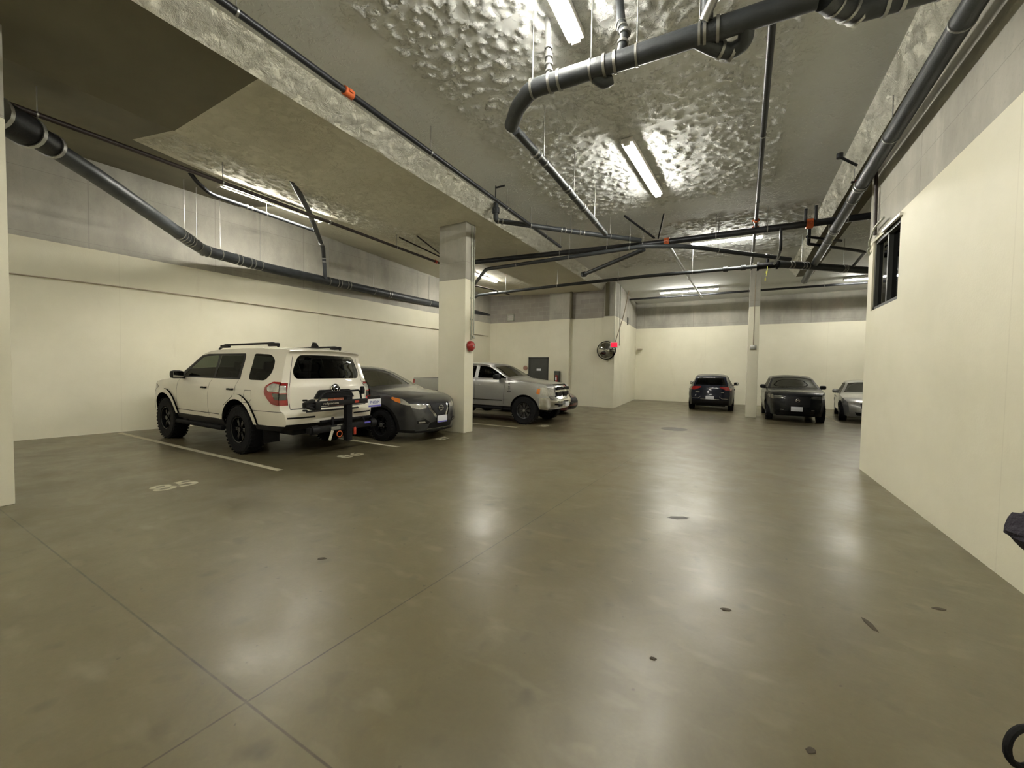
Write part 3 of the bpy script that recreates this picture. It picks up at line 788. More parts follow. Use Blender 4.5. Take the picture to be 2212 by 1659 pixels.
# ---- folding bicycle rack on the wagon's hitch (world axes: tail of the wagon faces +x)
t = empty('bicycle_rack', (-6.13, 4.60, 0), 0, 'black folded bicycle rack on the tow hitch of the white SUV, with blue plate', 'bike rack')
def rp(y, z, x=0.10): return (x, y, z)
bm = BM(); obox(bm, (.20, .05, .62), (.10, .11, .78), None, .01); obox(bm, (0, .05, .42), (.42, .07, .07), None, .008); link('mast', bm, M['rubber'], t)
bm = BM(); obox(bm, (.24, -.15, .905), (.05, 1.15, .085), None, .008); link('wheel_tray', bm, M['black'], t)
bm = BM(); obox(bm, (.12, .10, .595), (.05, 1.05, .035), None, .006); link('lower_tray', bm, M['rubber'], t)
bm = BM(); pipe(bm, [(.22, -.55, .93), (.20, -.42, 1.08), (.20, .30, 1.10), (.20, .34, .92)], .017, .05); link('tyre_hook', bm, M['black'], t)
bm = BM(); obox(bm, (.22, .34, 1.10), (.06, .06, .14), None, .015); link('hook_knob', bm, M['black'], t)
bm = BM()
for a in (-.35, 0, .35): obox(bm, (.26, -.72, .90+a*.12), (.10, .17, .05), Matrix.Rotation(a, 4, 'X'), .015)
obox(bm, (.27, -.60, .88), (.12, .10, .13), None, .02)
for s_ in (-1, 1): obox(bm, (.28, -.80, .90+s_*.08), (.05, .06, .03), None, .01)
link('ratchet_foot', bm, M['black'], t)
bm = BM(); text_mesh(bm, 'rocky mounts', .052, basis((0,1,0), (0,0,1), (1,0,0), (.267, -.33, .905)), .001, 1.0); link('tray_lettering', bm, M['cream'], t, False)
bm = BM(); box(bm, (.265, .14, .885), (.268, .23, .925)); link('tray_label', bm, M['red'], t, False)
bm = BM(); obox(bm, (.15, -.02, .47), (.10, 1.30, .10), None, .015); 
for y in (-.56, .62): cyl(bm, (.15, y-.06, .47), (.15, y+.06, .47), .075, n=20)
link('cross_beam', bm, M['black'], t)
bm = BM(); obox(bm, (.207, .47, .50), (.006, .13, .03)); link('beam_label', bm, M['blueink'], t, False)
bm = BM(); obox(bm, (.21, -.20, .47), (.02, .18, .05), None, .004); obox(bm, (.215, -.13, .52), (.01, .10, .02)); link('beam_bracket', bm, M['zinc'], t)
bm = BM(); obox(bm, (.22, -.30, .36), (.012, .05, .17), Matrix.Rotation(-.35, 4, 'X'), .004); link('strap_tail', bm, M['cream'], t)
bm = BM(); obox(bm, (.23, .17, .38), (.03, .045, .13), None, .012); link('release_handle', bm, M['red'], t)
bm = BM(); obox(bm, (.18, -.24, .56), (.03, .04, .20), None, .01); link('brace', bm, M['rubber'], t)
bm = BM(); obox(bm, (.16, .42, .55), (.03, .03, .15), Matrix.Rotation(.5, 4, 'X'), .008); link('brace', bm, M['rubber'], t)
bm = BM(); torus(bm, (.20, -.12, .36), .05, .05, .008); link('safety_loop', bm, M['orange'], t)
bm = BM(); box(bm, (.255, .44, .78), (.261, .74, .93), .003); pl = link('licence_plate', bm, M['plate'], t)
bm = BM(); text_mesh(bm, 'PN026M', .078, basis((0,1,0), (0,0,1), (1,0,0), (.2625, .59, .865)), .001, .78); link('plate_print', bm, M['blue'], pl, False)
bm = BM(); box(bm, (.26, .445, .785), (.263, .735, .815)); link('plate_band', bm, M['blueink'], pl, False)
bm = BM(); box(bm, (.23, .44, .935), (.262, .72, .985), .004); link('plate_bracket', bm, M['black'], t)

# ---- small grey crossover
def grey_crossover():
    t = empty('compact_crossover', (-8.92, 6.68, 0), R(-1.5), 'dark grey small crossover parked nose out between white SUV and the wide column', 'car', 'cars parked along the left wall')
    t.scale = (.98, .98, .98)
    sil = [(3.36,.20,.12,0,2.6), (3.42,.38,.16,0,2.6), (3.40,.60,.16,0,2.6), (3.30,.82,.18,0,2.6), (3.12,.93,.17,.02,2.5), (2.75,1.00,.10,.05,2.5), (2.22,1.06,.14,.05,2.3), (1.32,1.47,.12,.06,2.3),
           (.95,1.54,.04,.05,2.4), (.1,1.55,0,.05,2.4), (-.55,1.50,-.03,.04,2.4), (-.72,1.42,-.06,.03,2.6), (-.80,1.02,-.08,0,2.6), (-.84,.70,-.08,0,3), (-.82,.35,-.08,0,3), (-.72,.25,-.05,0,3)]
    prof = [(.15,.80), (.30,.835), (.5,.87), (.75,.88), (.92,.865), (1.0,.83), (1.05,.80), (1.40,.66), (1.5,.61), (1.6,.55)]
    plan = [(-.9,.16), (-.6,.04), (-.2,0), (2.4,0), (2.9,.05), (3.2,.14), (3.45,.26)]
    c = Car(sil, prof, plan, M['grey'], t, .065)
    WB = 2.62
    for x in (0, WB): c.side_reg(None, M['black'], archband(x, .34, .38, .445, zl_=.15))
    c.side_reg(None, M['black'], [(-.9,.10), (-.9,.40), (-.4,.38), (.4,.33), (2.2,.33), (2.2,.10)])
    c.side_reg(None, M['black'], [(3.0,.10), (3.0,.26), (3.6,.26), (3.6,.10)])
    for x in (0, WB): c.side_reg('cut', None, arch(x, .34, .385))
    c.side_reg(None, M['black'], rpoly([(2.20,1.06), (1.38,1.43), (1.0,1.475), (-.2,1.45), (-.55,1.28), (-.3,1.08)], .05))
    c.side_reg('front_door_glass', G_DARK, rpoly([(2.02,1.08), (1.36,1.40), (.98,1.44), (.80,1.44), (.84,1.08)], .03), -.003)
    c.side_reg('rear_door_glass', G_DARK, rpoly([(.76,1.08), (.72,1.44), (-.15,1.41), (-.32,1.28), (-.2,1.10)], .03), -.003)
    seam(c, [(.80,1.05), (.82,.42)]); seam(c, [(1.95,1.04), (1.98,.45)]); seam(c, [(-.1,1.05), (.1,.75), (.42,.60)])
    c.side_reg('headlamp', M['lampw'], rpoly([(3.5,.84), (3.22,.90), (2.95,.93), (2.92,.89), (3.15,.80), (3.5,.74)], .02), .006)
    c.side_reg('side_marker', M['amber'], rpoly([(3.10,.91), (2.93,.94), (2.90,.91), (3.02,.84), (3.12,.82)], .01), .010)
    c.strip_reg('windscreen', G_CLEAR, [(6.1,-.90), (6.93,-.92), (6.93,.92), (6.1,.90)], -.002, rr=.03)
    c.strip_reg('rear_window', G_DARK, [(11.1,-.78), (11.1,.78), (11.9,.84), (11.9,-.84)], .002, rr=.07)
    for sg in (1, -1):
        c.strip_reg('headlamp', M['lampw'], [(2.62,sg*1.01), (3.05,sg*1.01), (2.95,sg*.75), (2.80,sg*.52), (2.52,sg*.56), (2.42,sg*.80)], .006)
        c.strip_reg(None, M['black'], [(1.05,sg*.98), (1.35,sg*.98), (1.5,sg*.70), (1.2,sg*.55), (1.0,sg*.62)])
        c.strip_reg('fog_lamp', M['lampw'], [(1.12,sg*.92), (1.28,sg*.92), (1.28,sg*.72), (1.12,sg*.70)], .006)
    c.strip_reg(None, M['black'], [(.45,-.62), (1.10,-.55), (1.22,-.30), (1.22,.30), (1.10,.55), (.45,.62)])
    c.strip_reg(None, M['black'], [(0,-1.01), (.22,-1.01), (.22,1.01), (0,1.01)])
    c.strip_reg('grille', M['black'], [(2.95,-.38), (2.95,.38), (2.4,.36), (1.75,.20), (1.75,-.20), (2.4,-.36)], .004)
    for sg in (1, -1):
        c.strip_reg('chrome_strip', M['chrome'], [(2.98,sg*.50), (2.98,sg*.38), (2.4,sg*.36), (1.75,sg*.20), (1.55,sg*.20), (1.55,sg*.30), (2.35,sg*.48)], .014)
    c.strip_reg('lower_lip', M['silver'], [(.30,-.62), (.42,-.60), (.42,.60), (.30,.62)], .006)
    c.build([(-.4,.22), (2.2,.22), (3.1,.20)])
    underbody(t, -.65, 3.2, .80, .20, .66, WB, .38, .58)
    wheels(t, WB, 1.50, .335, .215, .20, 5, M['rim'], M['zinc'])
    seats(t, (1.15, .25), .60, .33, .58)
    for sg in (1, -1):
        door_mirror(t, 1.78, sg*.80, 1.10, sg, M['grey'], .92)
        handle(t, .98, sg*.865, .88, M['grey'], sg); handle(t, .05, sg*.865, .90, M['grey'], sg)
    bm = BM(); torus(bm, (3.545, 0, .70), .065, .058, .008); obox(bm, (3.55, 0, .70), (.012, .15, .022), None, .003); link('grille_badge', bm, M['chrome'], t)
    number_plate(t, (3.60, -.02, .47), 1, '', None, .30, .15, None, None, M['blueink'])
    return t
grey_crossover()

# ---- silver pickup
def silver_pickup():
    t = empty('pickup_truck', (-8.24, 10.62, 0), 0, 'silver crew-cab pickup truck with black wheels, partly hidden behind the wide column', 'pickup truck', 'cars parked along the left wall')
    t.scale = (.87, .87, .87)
    sil = [(4.36,.50,.16,0,2.8), (4.44,.62,.18,0,2.8), (4.44,.84,.18,0,2.8), (4.38,.90,.12,0,2.8), (4.34,1.22,.12,0,2.8), (4.22,1.30,.12,.02,2.6), (3.12,1.40,.10,.08,2.5), (2.98,1.42,.12,.06,2.3), (2.20,1.87,.12,.05,2.3),
           (1.75,1.94,.03,.05,2.4), (.75,1.94,0,.05,2.4), (.50,1.88,-.03,.03,2.6), (.38,1.44,-.05,0,2.6), (.34,1.40,0,0,2.6), (-1.15,1.40,0,0,2.6), (-1.21,1.38,0,0,3), (-1.22,.78,-.02,0,3), (-1.29,.74,-.04,0,3), (-1.29,.56,-.04,0,3), (-1.2,.50,-.03,0,3)]
    prof = [(.45,.95), (.6,.985), (.8,1.0), (1.1,.995), (1.28,.975), (1.38,.95), (1.44,.90), (1.46,.885), (1.85,.75), (1.92,.70), (2.0,.64)]
    plan = [(-1.3,.06), (-1.1,.01), (-.8,0), (3.6,0), (4.0,.03), (4.35,.10), (4.46,.14)]
    c = Car(sil, prof, plan, M['silverp'], t, .08)
    WB = 3.57
    c.side_reg('front_bumper', M['chrome'], [(4.10,.45), (4.10,.86), (4.7,.90), (4.7,.45)], .015)
    for x in (0, WB): c.side_reg('cut', None, arch(x, .44, .515))
    c.side_reg('front_door_glass', G_DARK, rpoly([(2.88,1.46), (2.16,1.82), (1.92,1.86), (1.72,1.86), (1.72,1.46)], .03), -.003)
    c.side_reg('rear_door_glass', G_DARK, rpoly([(1.58,1.46), (1.58,1.86), (.70,1.85), (.62,1.78), (.62,1.46)], .04), -.003)
    seam(c, [(1.65,1.44), (1.65,.66)]); seam(c, [(2.85,1.42), (2.80,.62)]); seam(c, [(.58,1.86), (.58,.9)]); seam(c, [(.36,1.40), (.36,.60)], .014)
    c.side_reg('side_moulding', M['chrome'], [(2.75,.72), (2.75,.745), (.62,.745), (.62,.72)], .008)
    c.side_reg('headlamp', M['lampw'], rpoly([(4.5,1.20), (4.06,1.20), (3.96,1.10), (4.04,.94), (4.5,.93)], .03), .008)
    c.side_reg('side_marker', M['amber'], rpoly([(4.12,1.17), (4.02,1.14), (4.00,1.0), (4.10,.97)], .02), .014)
    c.side_reg('tail_lamp', M['lampr'], rpoly([(-1.3,1.34), (-1.10,1.34), (-1.10,.92), (-1.3,.92)], .02), .008)
    c.strip_reg('windscreen', G_CLEAR, [(7.12,-.90), (7.94,-.90), (7.94,.90), (7.12,.90)], -.002, rr=.03)
    c.strip_reg('rear_window', G_DARK, [(11.1,-.8), (11.1,.8), (11.9,.85), (11.9,-.85)], .002, rr=.06)
    c.strip_reg('bed_cover', M['black'], [(13.05,-.93), (13.05,.93), (14.0,.93), (14.0,-.93)], .002)
    c.strip_reg('front_bumper', M['chrome'], [(0,-1.01), (3.1,-1.01), (3.1,1.01), (0,1.01)], .02)
    c.strip_reg('grille_surround', M['chrome'], [(3.08,-.56), (3.08,.56), (4.75,.60), (4.75,-.60)], .02, rr=.06)
    for sg in (1, -1):
        c.strip_reg('headlamp', M['lampw'], [(3.1,sg*.60), (3.1,sg*1.01), (3.95,sg*1.01), (3.95,sg*.62)], .010)
    c.build([(-.5,.55), (3.0,.55), (4.2,.50)][:2])
    # cross-bar grille openings, bumper slots, tow hooks
    for sy in (-1, 1):
        for z0, z1 in ((.93, 1.05), (1.12, 1.22)):
            bm = BM(); ys = sorted((sy*.07, sy*.48)); prism(bm, rpoly([(ys[0], z0), (ys[1], z0), (ys[1], z1), (ys[0], z1)], .03), .03, basis((0,1,0), (0,0,1), (1,0,0), (4.475, 0, 0))); link('grille_opening', bm, M['black'], t)
        bm = BM(); ys = sorted((sy*.36, sy*.62)); box(bm, (4.60, ys[0], .60), (4.64, ys[1], .68), .012); link('bumper_slot', bm, M['black'], t)
    number_plate(t, (4.65, 0, .66), 1, '', None, .30, .15)
    underbody(t, -1.15, 4.2, .9, .42, 1.0, WB, .50, .64)
    bm = BM(); box(bm, (.40, -.86, .42), (3.0, .86, .62), .03); box(bm, (.36, -.88, .9), (.44, .88, 1.38)); link('cab_floor', bm, M['black'], t)
    wheels(t, WB, 1.74, .445, .30, .25, 8, M['rimg'], M['zinc'])
    seats(t, (2.05, 1.05), .95, .36, .62)
    for sg in (1, -1):
        door_mirror(t, 2.62, sg*.95, 1.50, sg, M['black'], 1.2)
        handle(t, 1.80, sg*.985, 1.22, M['silverp'], sg); handle(t, .80, sg*.985, 1.22, M['silverp'], sg)
        bm = BM(); pipe(bm, [(2.75, sg*.93, .47), (.55, sg*.93, .47)], .045); link('side_step', bm, M['rubber'], t)
        # anchor-like fender mark
        bm = BM(); y = sg*.998; Mx = basis((1,0,0), (0,0,1), (0,1,0), (3.02, y, 0))
        torus(bm, (3.02, y, 1.19), .02, .02, .006, 'XZ', 14); box(bm, (3.014, y-.004, 1.02), (3.026, y+.004, 1.17)); box(bm, (2.98, y-.004, 1.12), (3.06, y+.004, 1.13))
        for s_ in (-1, 1): obox(bm, (3.02+s_*.035, y, 1.03), (.07, .008, .014), Matrix.Rotation(-s_*.6, 4, 'Y'))
        box(bm, (3.0, y-.004, 1.27), (3.04, y+.004, 1.31)); link('fender_mark', bm, M['black'], t, False)
    return t
silver_pickup()

def small_car(name, loc, rz, label, paint, scale, front, kind, group, plate=True, glassm=None):
    """hatchback, crossover or saloon of the far bays"""
    t = empty(name, loc, rz, label, 'car', group); t.scale = (scale,)*3
    gm = glassm or G_DARK
    if kind == 'suv':
        sil = [(3.42,.26,.12,0,2.8), (3.50,.42,.14,0,2.8), (3.48,.70,.14,0,2.8), (3.44,.96,.12,0,2.6), (3.28,1.06,.12,.02,2.5), (2.55,1.14,.10,.05,2.5), (2.30,1.15,.12,.05,2.3), (1.45,1.56,.12,.06,2.3), (1.0,1.64,.03,.05,2.4), (0,1.64,0,.05,2.4), (-.7,1.58,-.03,.04,2.4),
               (-.85,1.50,-.05,.02,2.6), (-.95,1.12,-.07,0,2.6), (-1.0,.80,-.08,0,3), (-1.0,.42,-.08,0,3), (-.9,.30,-.05,0,3)]
        prof = [(.2,.85), (.4,.90), (.7,.93), (.95,.925), (1.08,.90), (1.14,.86), (1.17,.83), (1.52,.69), (1.6,.64), (1.7,.58)]; WB, rw, H, belt = 2.66, .36, 1.6, 1.16
        wind = [(2.16,1.17), (1.46,1.52), (1.1,1.56), (-.3,1.55), (-.62,1.36), (-.5,1.18)]; split = .85
    elif kind == 'hatch':
        sil = [(3.20,.24,.12,0,2.8), (3.32,.40,.14,0,2.8), (3.30,.68,.14,0,2.8), (3.22,.86,.12,0,2.6), (3.0,.95,.12,.02,2.5), (2.4,1.04,.10,.05,2.5), (2.2,1.06,.12,.05,2.3), (1.35,1.47,.12,.06,2.3), (.95,1.54,.03,.05,2.4), (.1,1.55,0,.05,2.4), (-.50,1.49,-.03,.04,2.4),
               (-.66,1.42,-.05,.02,2.6), (-.86,1.06,-.09,0,2.5), (-.90,.96,-.09,0,2.6), (-.92,.70,-.10,0,2.8), (-.96,.55,-.10,0,2.8), (-.92,.32,-.08,0,3), (-.82,.26,-.05,0,3)]
        prof = [(.2,.84), (.4,.885), (.7,.905), (.92,.89), (1.02,.86), (1.07,.80), (1.42,.65), (1.5,.60), (1.6,.54)]; WB, rw, H, belt = 2.60, .34, 1.5, 1.06
        wind = [(2.08,1.08), (1.36,1.43), (1.0,1.475), (-.2,1.45), (-.58,1.22), (-.4,1.09)]; split = .80
    else:
        sil = [(3.42,.20,.12,0,2.6), (3.52,.36,.16,0,2.6), (3.50,.56,.16,0,2.6), (3.40,.70,.16,0,2.6), (3.15,.80,.14,.02,2.5), (2.45,.92,.10,.05,2.5), (2.2,.95,.12,.05,2.3), (1.30,1.34,.12,.06,2.3), (.9,1.41,.03,.05,2.4), (.1,1.41,0,.05,2.4), (-.4,1.34,-.04,.04,2.4),
               (-.95,1.04,-.06,.03,2.6), (-1.25,1.02,-.08,.02,2.6), (-1.32,.92,-.09,0,2.8), (-1.32,.40,-.08,0,3), (-1.2,.26,-.05,0,3)]
        prof = [(.15,.84), (.35,.89), (.6,.91), (.82,.89), (.92,.86), (.96,.81), (1.3,.65), (1.38,.60), (1.5,.54)]; WB, rw, H, belt = 2.78, .34, 1.4, .95
        wind = [(2.08,.97), (1.30,1.30), (.92,1.35), (-.2,1.31), (-.72,1.06), (-.6,.97)]; split = .75
    plan = [(sil[-3][0]-.05, .18), (-.6,.05), (-.2,0), (2.4,0), (2.9,.05), (3.2,.12), (3.5,.24)]
    c = Car(sil, prof, plan, paint, t, .075)
    n = len(sil)-1
    for x in (0, WB): c.side_reg('cut', None, arch(x, rw, rw+.05))
    c.side_reg(None, M['black'], rpoly(wind, .05))
    w0 = wind
    c.side_reg('front_door_glass', gm, rpoly([(w0[0][0]-.16, w0[0][1]+.02), (w0[1][0]-.02, w0[1][1]-.03), (w0[2][0], w0[2][1]-.03), (split+.02, w0[2][1]-.03), (split+.04, w0[0][1]+.02)], .03), -.003)
    c.side_reg('rear_door_glass', gm, rpoly([(split-.05, w0[0][1]+.02), (split-.06, w0[2][1]-.03), (w0[3][0]+.05, w0[3][1]-.03), (w0[4][0]+.1, w0[4][1]), (w0[5][0]+.1, w0[5][1]+.02)], .03), -.003)
    seam(c, [(split, belt-.02), (split+.02, .40)]); seam(c, [(1.95, belt-.03), (2.0,.42)])
    c.side_reg(None, M['black'], [(.45,.10), (.45,.32), (2.15,.32), (2.15,.10)])
    zf = sil[3][1]
    c.side_reg('headlamp', M['lampd'] if kind == 'suv' else M['lampw'], rpoly([(3.6,zf+.0), (3.05,zf+.04), (2.98,zf-.02), (3.2,zf-.10), (3.6,zf-.13)], .02), .006)
    c.strip_reg('windscreen', gm, [(5.95,-.90), (6.98,-.90), (6.98,.90), (5.95,.90)], -.002, rr=.03)
    if kind == 'hatch':
        c.strip_reg('rear_window', gm, [(10.9,-.82), (10.9,.82), (11.85,.90), (11.85,-.90)], .004, rr=.06)
        for sg in (1, -1):
            c.strip_reg('tail_lamp', M['lampr'], [(12.1,sg*1.01), (12.1,sg*.52), (12.5,sg*.50), (13.2,sg*.80), (13.2,sg*1.01)], .008)
            c.strip_reg('chrome_strip', M['silver'], [(14.95,sg*.96), (15.05,sg*.96), (15.05,sg*.62), (14.5,sg*.48), (14.42,sg*.50), (14.9,sg*.62)], .008)
        c.side_reg('tail_lamp', M['lampr'], rpoly([(-1.1,1.0), (-.66,.99), (-.72,.92), (-1.1,.82)], .02), .008)
        c.strip_reg('chrome_strip', M['silver'], [(15.1,-.50), (15.22,-.50), (15.22,.50), (15.1,.50)], .008)
        c.strip_reg(None, M['black'], [(15.3,-1.01), (17,-1.01), (17,1.01), (15.3,1.01)])
    else:
        c.strip_reg('rear_window', gm, [(10.9 if kind == 'sedan' else 11.1,-.8), (10.9 if kind == 'sedan' else 11.1,.8), (11.85 if kind == 'suv' else 10.95,.85), (11.85 if kind == 'suv' else 10.95,-.85)], .002)
        for sg in (1, -1):
            c.strip_reg('headlamp', M['lampd'] if kind == 'suv' else M['lampw'], [(2.55,sg*1.01), (3.05,sg*1.01), (3.0,sg*.56), (2.65,sg*.56)], .008)
            if kind == 'suv':
                c.strip_reg('daylight_lamp', M['lampw'], [(2.98,sg*.98), (3.04,sg*.98), (3.02,sg*.62), (2.96,sg*.62)], .014)
                c.strip_reg('fog_lamp', M['lampw'], [(1.10,sg*.74), (1.20,sg*.74), (1.20,sg*.60), (1.10,sg*.60)], .008)
        c.strip_reg('grille', M['black'], [(1.55,-.52), (1.55,.52), (2.9,.54), (2.9,-.54)], .006, rr=.05)
        c.strip_reg(None, M['black'], [(.3,-.7), (1.0,-.78), (1.0,.78), (.3,.7)])
        c.side_reg('tail_lamp', M['lampr'], rpoly([(-1.4,zf+.03), (-.8,zf+.02), (-.85,zf-.08), (-1.4,zf-.12)], .02), .008)
    c.build([(-.4,.24), (2.2,.24), (2.9,.24)][:2])
    underbody(t, -.75, 3.05, .82, .20, belt-.42, WB, rw+.05, .58)
    wheels(t, WB, 1.56, rw, .22, .21, 5, M['rim'] if kind != 'sedan' else M['silver'], M['zinc'])
    seats(t, (1.15, .25), belt-.45, .34, .58)
    for sg in (1, -1):
        door_mirror(t, 1.82, sg*(.84), belt+.07, sg, paint if kind != 'suv' else M['black'], 1.0)
        handle(t, .98, sg*.885, belt-.16, paint, sg); handle(t, .02, sg*.885, belt-.16, paint, sg)
    bm = BM(); prism(bm, [(-.09, 0), (.09, 0), (.0, .06), (-.05, .07)], .03, basis((-1,0,0), (0,0,1), (0,1,0), (-.35, -.015, H-.03))); link('aerial_fin', bm, M['black'], t)
    return t, c
t, c = small_car('hatchback', (-.93, 18.55, 0), R(90), 'dark blue hatchback seen from behind beside the slim column', M['navy'], .93, False, 'hatch', 'cars parked by the far wall')
number_plate(t, (-1.075, 0, .58), -1, '', None, .32, .14)
bm = BM(); torus(bm, (-1.0, 0, .99), .045, .03, .006); link('tailgate_badge', bm, M['chrome'], t)
bm = BM(); box(bm, (-1.025, .40, .80), (-1.02, .56, .82)); box(bm, (-1.025, -.52, .80), (-1.02, -.42, .82)); link('tailgate_script', bm, M['silver'], t, False)
t, c = small_car('crossover_car', (1.64, 18.2, 0), R(-90), 'black crossover facing the camera right of the slim column', M['blackp'], .88, True, 'suv', 'cars parked by the far wall')
number_plate(t, (3.645, -.02, .50), 1, '', None, .34, .16)
bm = BM(); zc = .80
for sg in (-1, 1): obox(bm, (3.615, sg*.035, zc), (.014, .014, .08), Matrix.Rotation(sg*.12, 4, 'X'), .002)
obox(bm, (3.615, 0, zc), (.014, .07, .014), None, .002); torus(bm, (3.612, 0, zc), .062, .055, .006)
link('grille_badge', bm, M['chrome'], t)
t, c = small_car('saloon_car', (4.15, 19.6, 0), R(-97), 'light grey saloon car mostly hidden behind the corner of the right wall', M['beigep'], .93, True, 'sedan', 'cars parked by the far wall', glassm=G_DARK)
t, c = small_car('saloon_car', (-8.06, 13.1, 0), 0, 'dark red saloon car showing just above and past the nose of the silver pickup', M['redp'], .87, True, 'sedan', 'cars parked along the left wall')
# ------------------------------------------------------------------ floor markings, drain, litter
def floor_paint(name, polys, label, cat, group=None, z=.0015):
    bm = BM()
    for P in polys:
        a = [bm.verts.new((x, y, .0004)) for x, y in P]; b = [bm.verts.new((x, y, z)) for x, y in P]
        bm.faces.new(b); n = len(P)
        for i in range(n): bm.faces.new((a[i], a[(i+1) % n], b[(i+1) % n], b[i]))
    return tag(link(name, bm, M['line'], None, False), label, cat, group)
def stripe(x0, y0, x1, y1, w=.09):
    d = Vector((x1-x0, y1-y0)).normalized(); q = Vector((-d.y, d.x))*w/2
    return [(x0-q.x, y0-q.y), (x1-q.x, y1-q.y), (x1+q.x, y1+q.y), (x0+q.x, y0+q.y)]
G1 = 'painted stall lines on the floor'
floor_paint('stall_line', [stripe(-11.7, 3.32, -5.72, 3.33)], 'painted white stall line on the near side of the white SUV', 'floor marking', G1)
floor_paint('stall_line', [stripe(-11.5, 5.50, -5.60, 5.52, .08)], 'painted white stall line between white SUV and grey crossover', 'floor marking', G1)
floor_paint('stall_line', [stripe(-10.8, 9.05, -5.0, 9.15, .07)], 'painted white stall line in front of the silver pickup beside the wide column', 'floor marking', G1)
floor_paint('stall_line', [stripe(2.86, 19.6, 2.84, 15.9, .09)], 'painted white stall line between the black crossover and light grey saloon', 'floor marking', G1)
def stencil(s, x, y, size, label, sx=1.0):
    bm = BM(); text_mesh(bm, s, size, basis((0, 1, 0), (-1, 0, 0), (0, 0, 1), (x, y, .0006)), .0005, sx, bold=.006)
    tag(link('stall_number', bm, M['line'], None, False), label, 'floor number', 'stencilled stall numbers')
stencil('85', -6.05, 2.22, .42, 'stencilled number 85 in the empty stall before the white SUV', 1.15)
stencil('86', -5.72, 4.55, .38, 'stencilled number 86 on the floor behind the white SUV', 1.15)
stencil('87', -5.5, 6.75, .32, 'faint stencilled number below the nose of the grey crossover', 1.1)
stencil('88', -4.55, 9.85, .32, 'faint stencilled number beside the front wheel of the silver pickup', 1.1)
bm = BM(); lathe(bm, [(.001, .004), (.30, .004), (.34, .001)], 32, 'Z')
o = link('floor_drain', bm, M['grate'], None); o.location = (-1.43, 11.35, .001); tag(o, 'round dark drain cover in the driveway before the dark blue hatchback', 'drain cover')
def spot(x, y, sx, sy, rz, name, label, m, group=None, h=.006):
    bm = BM(); rr = random.Random(int(x*100)+7); n = 14
    ring = [bm.verts.new((sx*math.cos(2*math.pi*k/n)*(.75+rr.random()*.4), sy*math.sin(2*math.pi*k/n)*(.75+rr.random()*.4), .0005)) for k in range(n)]
    top = [bm.verts.new((v.co.x*.8, v.co.y*.8, h*(.6+rr.random()*.5))) for v in ring]
    for k in range(n): bm.faces.new((ring[k], ring[(k+1) % n], top[(k+1) % n], top[k]))
    bm.faces.new(top); o = link(name, bm, m, None); o.location = (x, y, 0); o.rotation_euler = (0, 0, rz)
    return tag(o, label, 'leaf' if 'leaf' in name else 'debris', group)
spot(-2.79, 1.95, .035, .018, .6, 'dead_leaf', 'dark curled leaf lying alone on the driveway floor', M['leaf'])
spot(.74, 3.12, .02, .07, .3, 'twig', 'dark twig-shaped scrap on the floor near the right wall', M['leaf'])
spot(-.02, 2.84, .035, .02, .2, 'debris_flake', 'small dark flake on the bright glossy floor patch', M['leaf'], h=.004)
spot(.30, 1.94, .022, .016, .9, 'debris_flake', 'small brown flake at the bottom right of the floor', M['leaf'], h=.004)
spot(-.34, 2.15, .018, .014, .1, 'debris_flake', 'tiny dark flake on the floor left of the bottom right flake', M['leaf'], h=.004)
spot(1.18, 3.57, .04, .02, .4, 'debris_flake', 'small dark scrap on the floor nearest the right wall foot', M['leaf'], h=.004)
spot(-.49, 4.41, .12, .05, .5, 'mud_patch', 'flat dried mud patch on the driveway floor in front of the bright reflection', M['grate'], h=.002)

# ------------------------------------------------------------------ light fittings (batten with two bare tubes)
def lamp(x, y, z, L, rz, label, shield_lip=False, ceil=5.2):
    t = empty('batten_light', (x, y, z), rz, label, 'ceiling light', 'fluorescent batten lights')
    bm = BM(); box(bm, (-.09, -L/2-.04, .022), (.09, L/2+.04, .095), .006)
    for s_ in (-1, 1): box(bm, (-.05, s_*(L/2+.03)-.015, -.02), (.05, s_*(L/2+.03)+.015, .05), .004)
    box(bm, (-.05, -.02, -.01), (.05, .02, .05), .004)
    if shield_lip: box(bm, (.078, -L/2-.04, -.045), (.084, L/2+.04, -.012))  # added lip that keeps the tubes' reflection off the floor
    if shield_lip: box(bm, (-.09, -L/2-.05, -.045), (.084, -L/2-.04, .03)); box(bm, (-.09, L/2+.04, -.045), (.084, L/2+.05, .03))
    link('housing', bm, M['housing'], t)
    for sx in (-.035, .035):
        bm = BM()
        for a, b in ((-L/2+.01, -.02), (.02, L/2-.01)): cyl(bm, (sx, a, 0), (sx, b, 0), .014, n=10)
        link('tube', bm, M['tube'], t)
    bm = BM()
    for s_ in (-1, 1): cyl(bm, (0, s_*L*.35, .09), (0, s_*L*.35, ceil-z+.01), .006, n=6)
    link('hanger_rod', bm, M['zinc'], t)
    return t
lamp(-1.62, 3.02, 5.08, 2.3, R(1), 'batten light at the top edge of the photo above the driveway')
lamp(-1.57, 7.50, 5.08, 2.1, R(-3), 'batten light over the middle of the driveway with bright speckled ceiling around it')
lamp(-.39, 12.3, 5.08, 1.65, R(-86), 'batten light behind the red-coupled cross main pipe')
lamp(-1.98, 19.1, 5.08, 2.3, R(-89), 'batten light over the dark blue hatchback')
lamp(4.45, 19.3, 5.08, 2.1, R(-92), 'batten light cut off by the right wall corner')
lamp(-9.17, 5.25, 5.14, 2.1, R(-2), 'batten light over the white SUV behind the thin sprinkler pipe', True, ceil=5.27)
lamp(-8.5, 12.75, 5.00, 1.6, R(-2), 'batten light just right of the wide column above the pickup', ceil=5.08)
lamp(-2.6, -4.0, 5.08, 2.3, 0, 'batten light over the driveway behind the viewpoint')
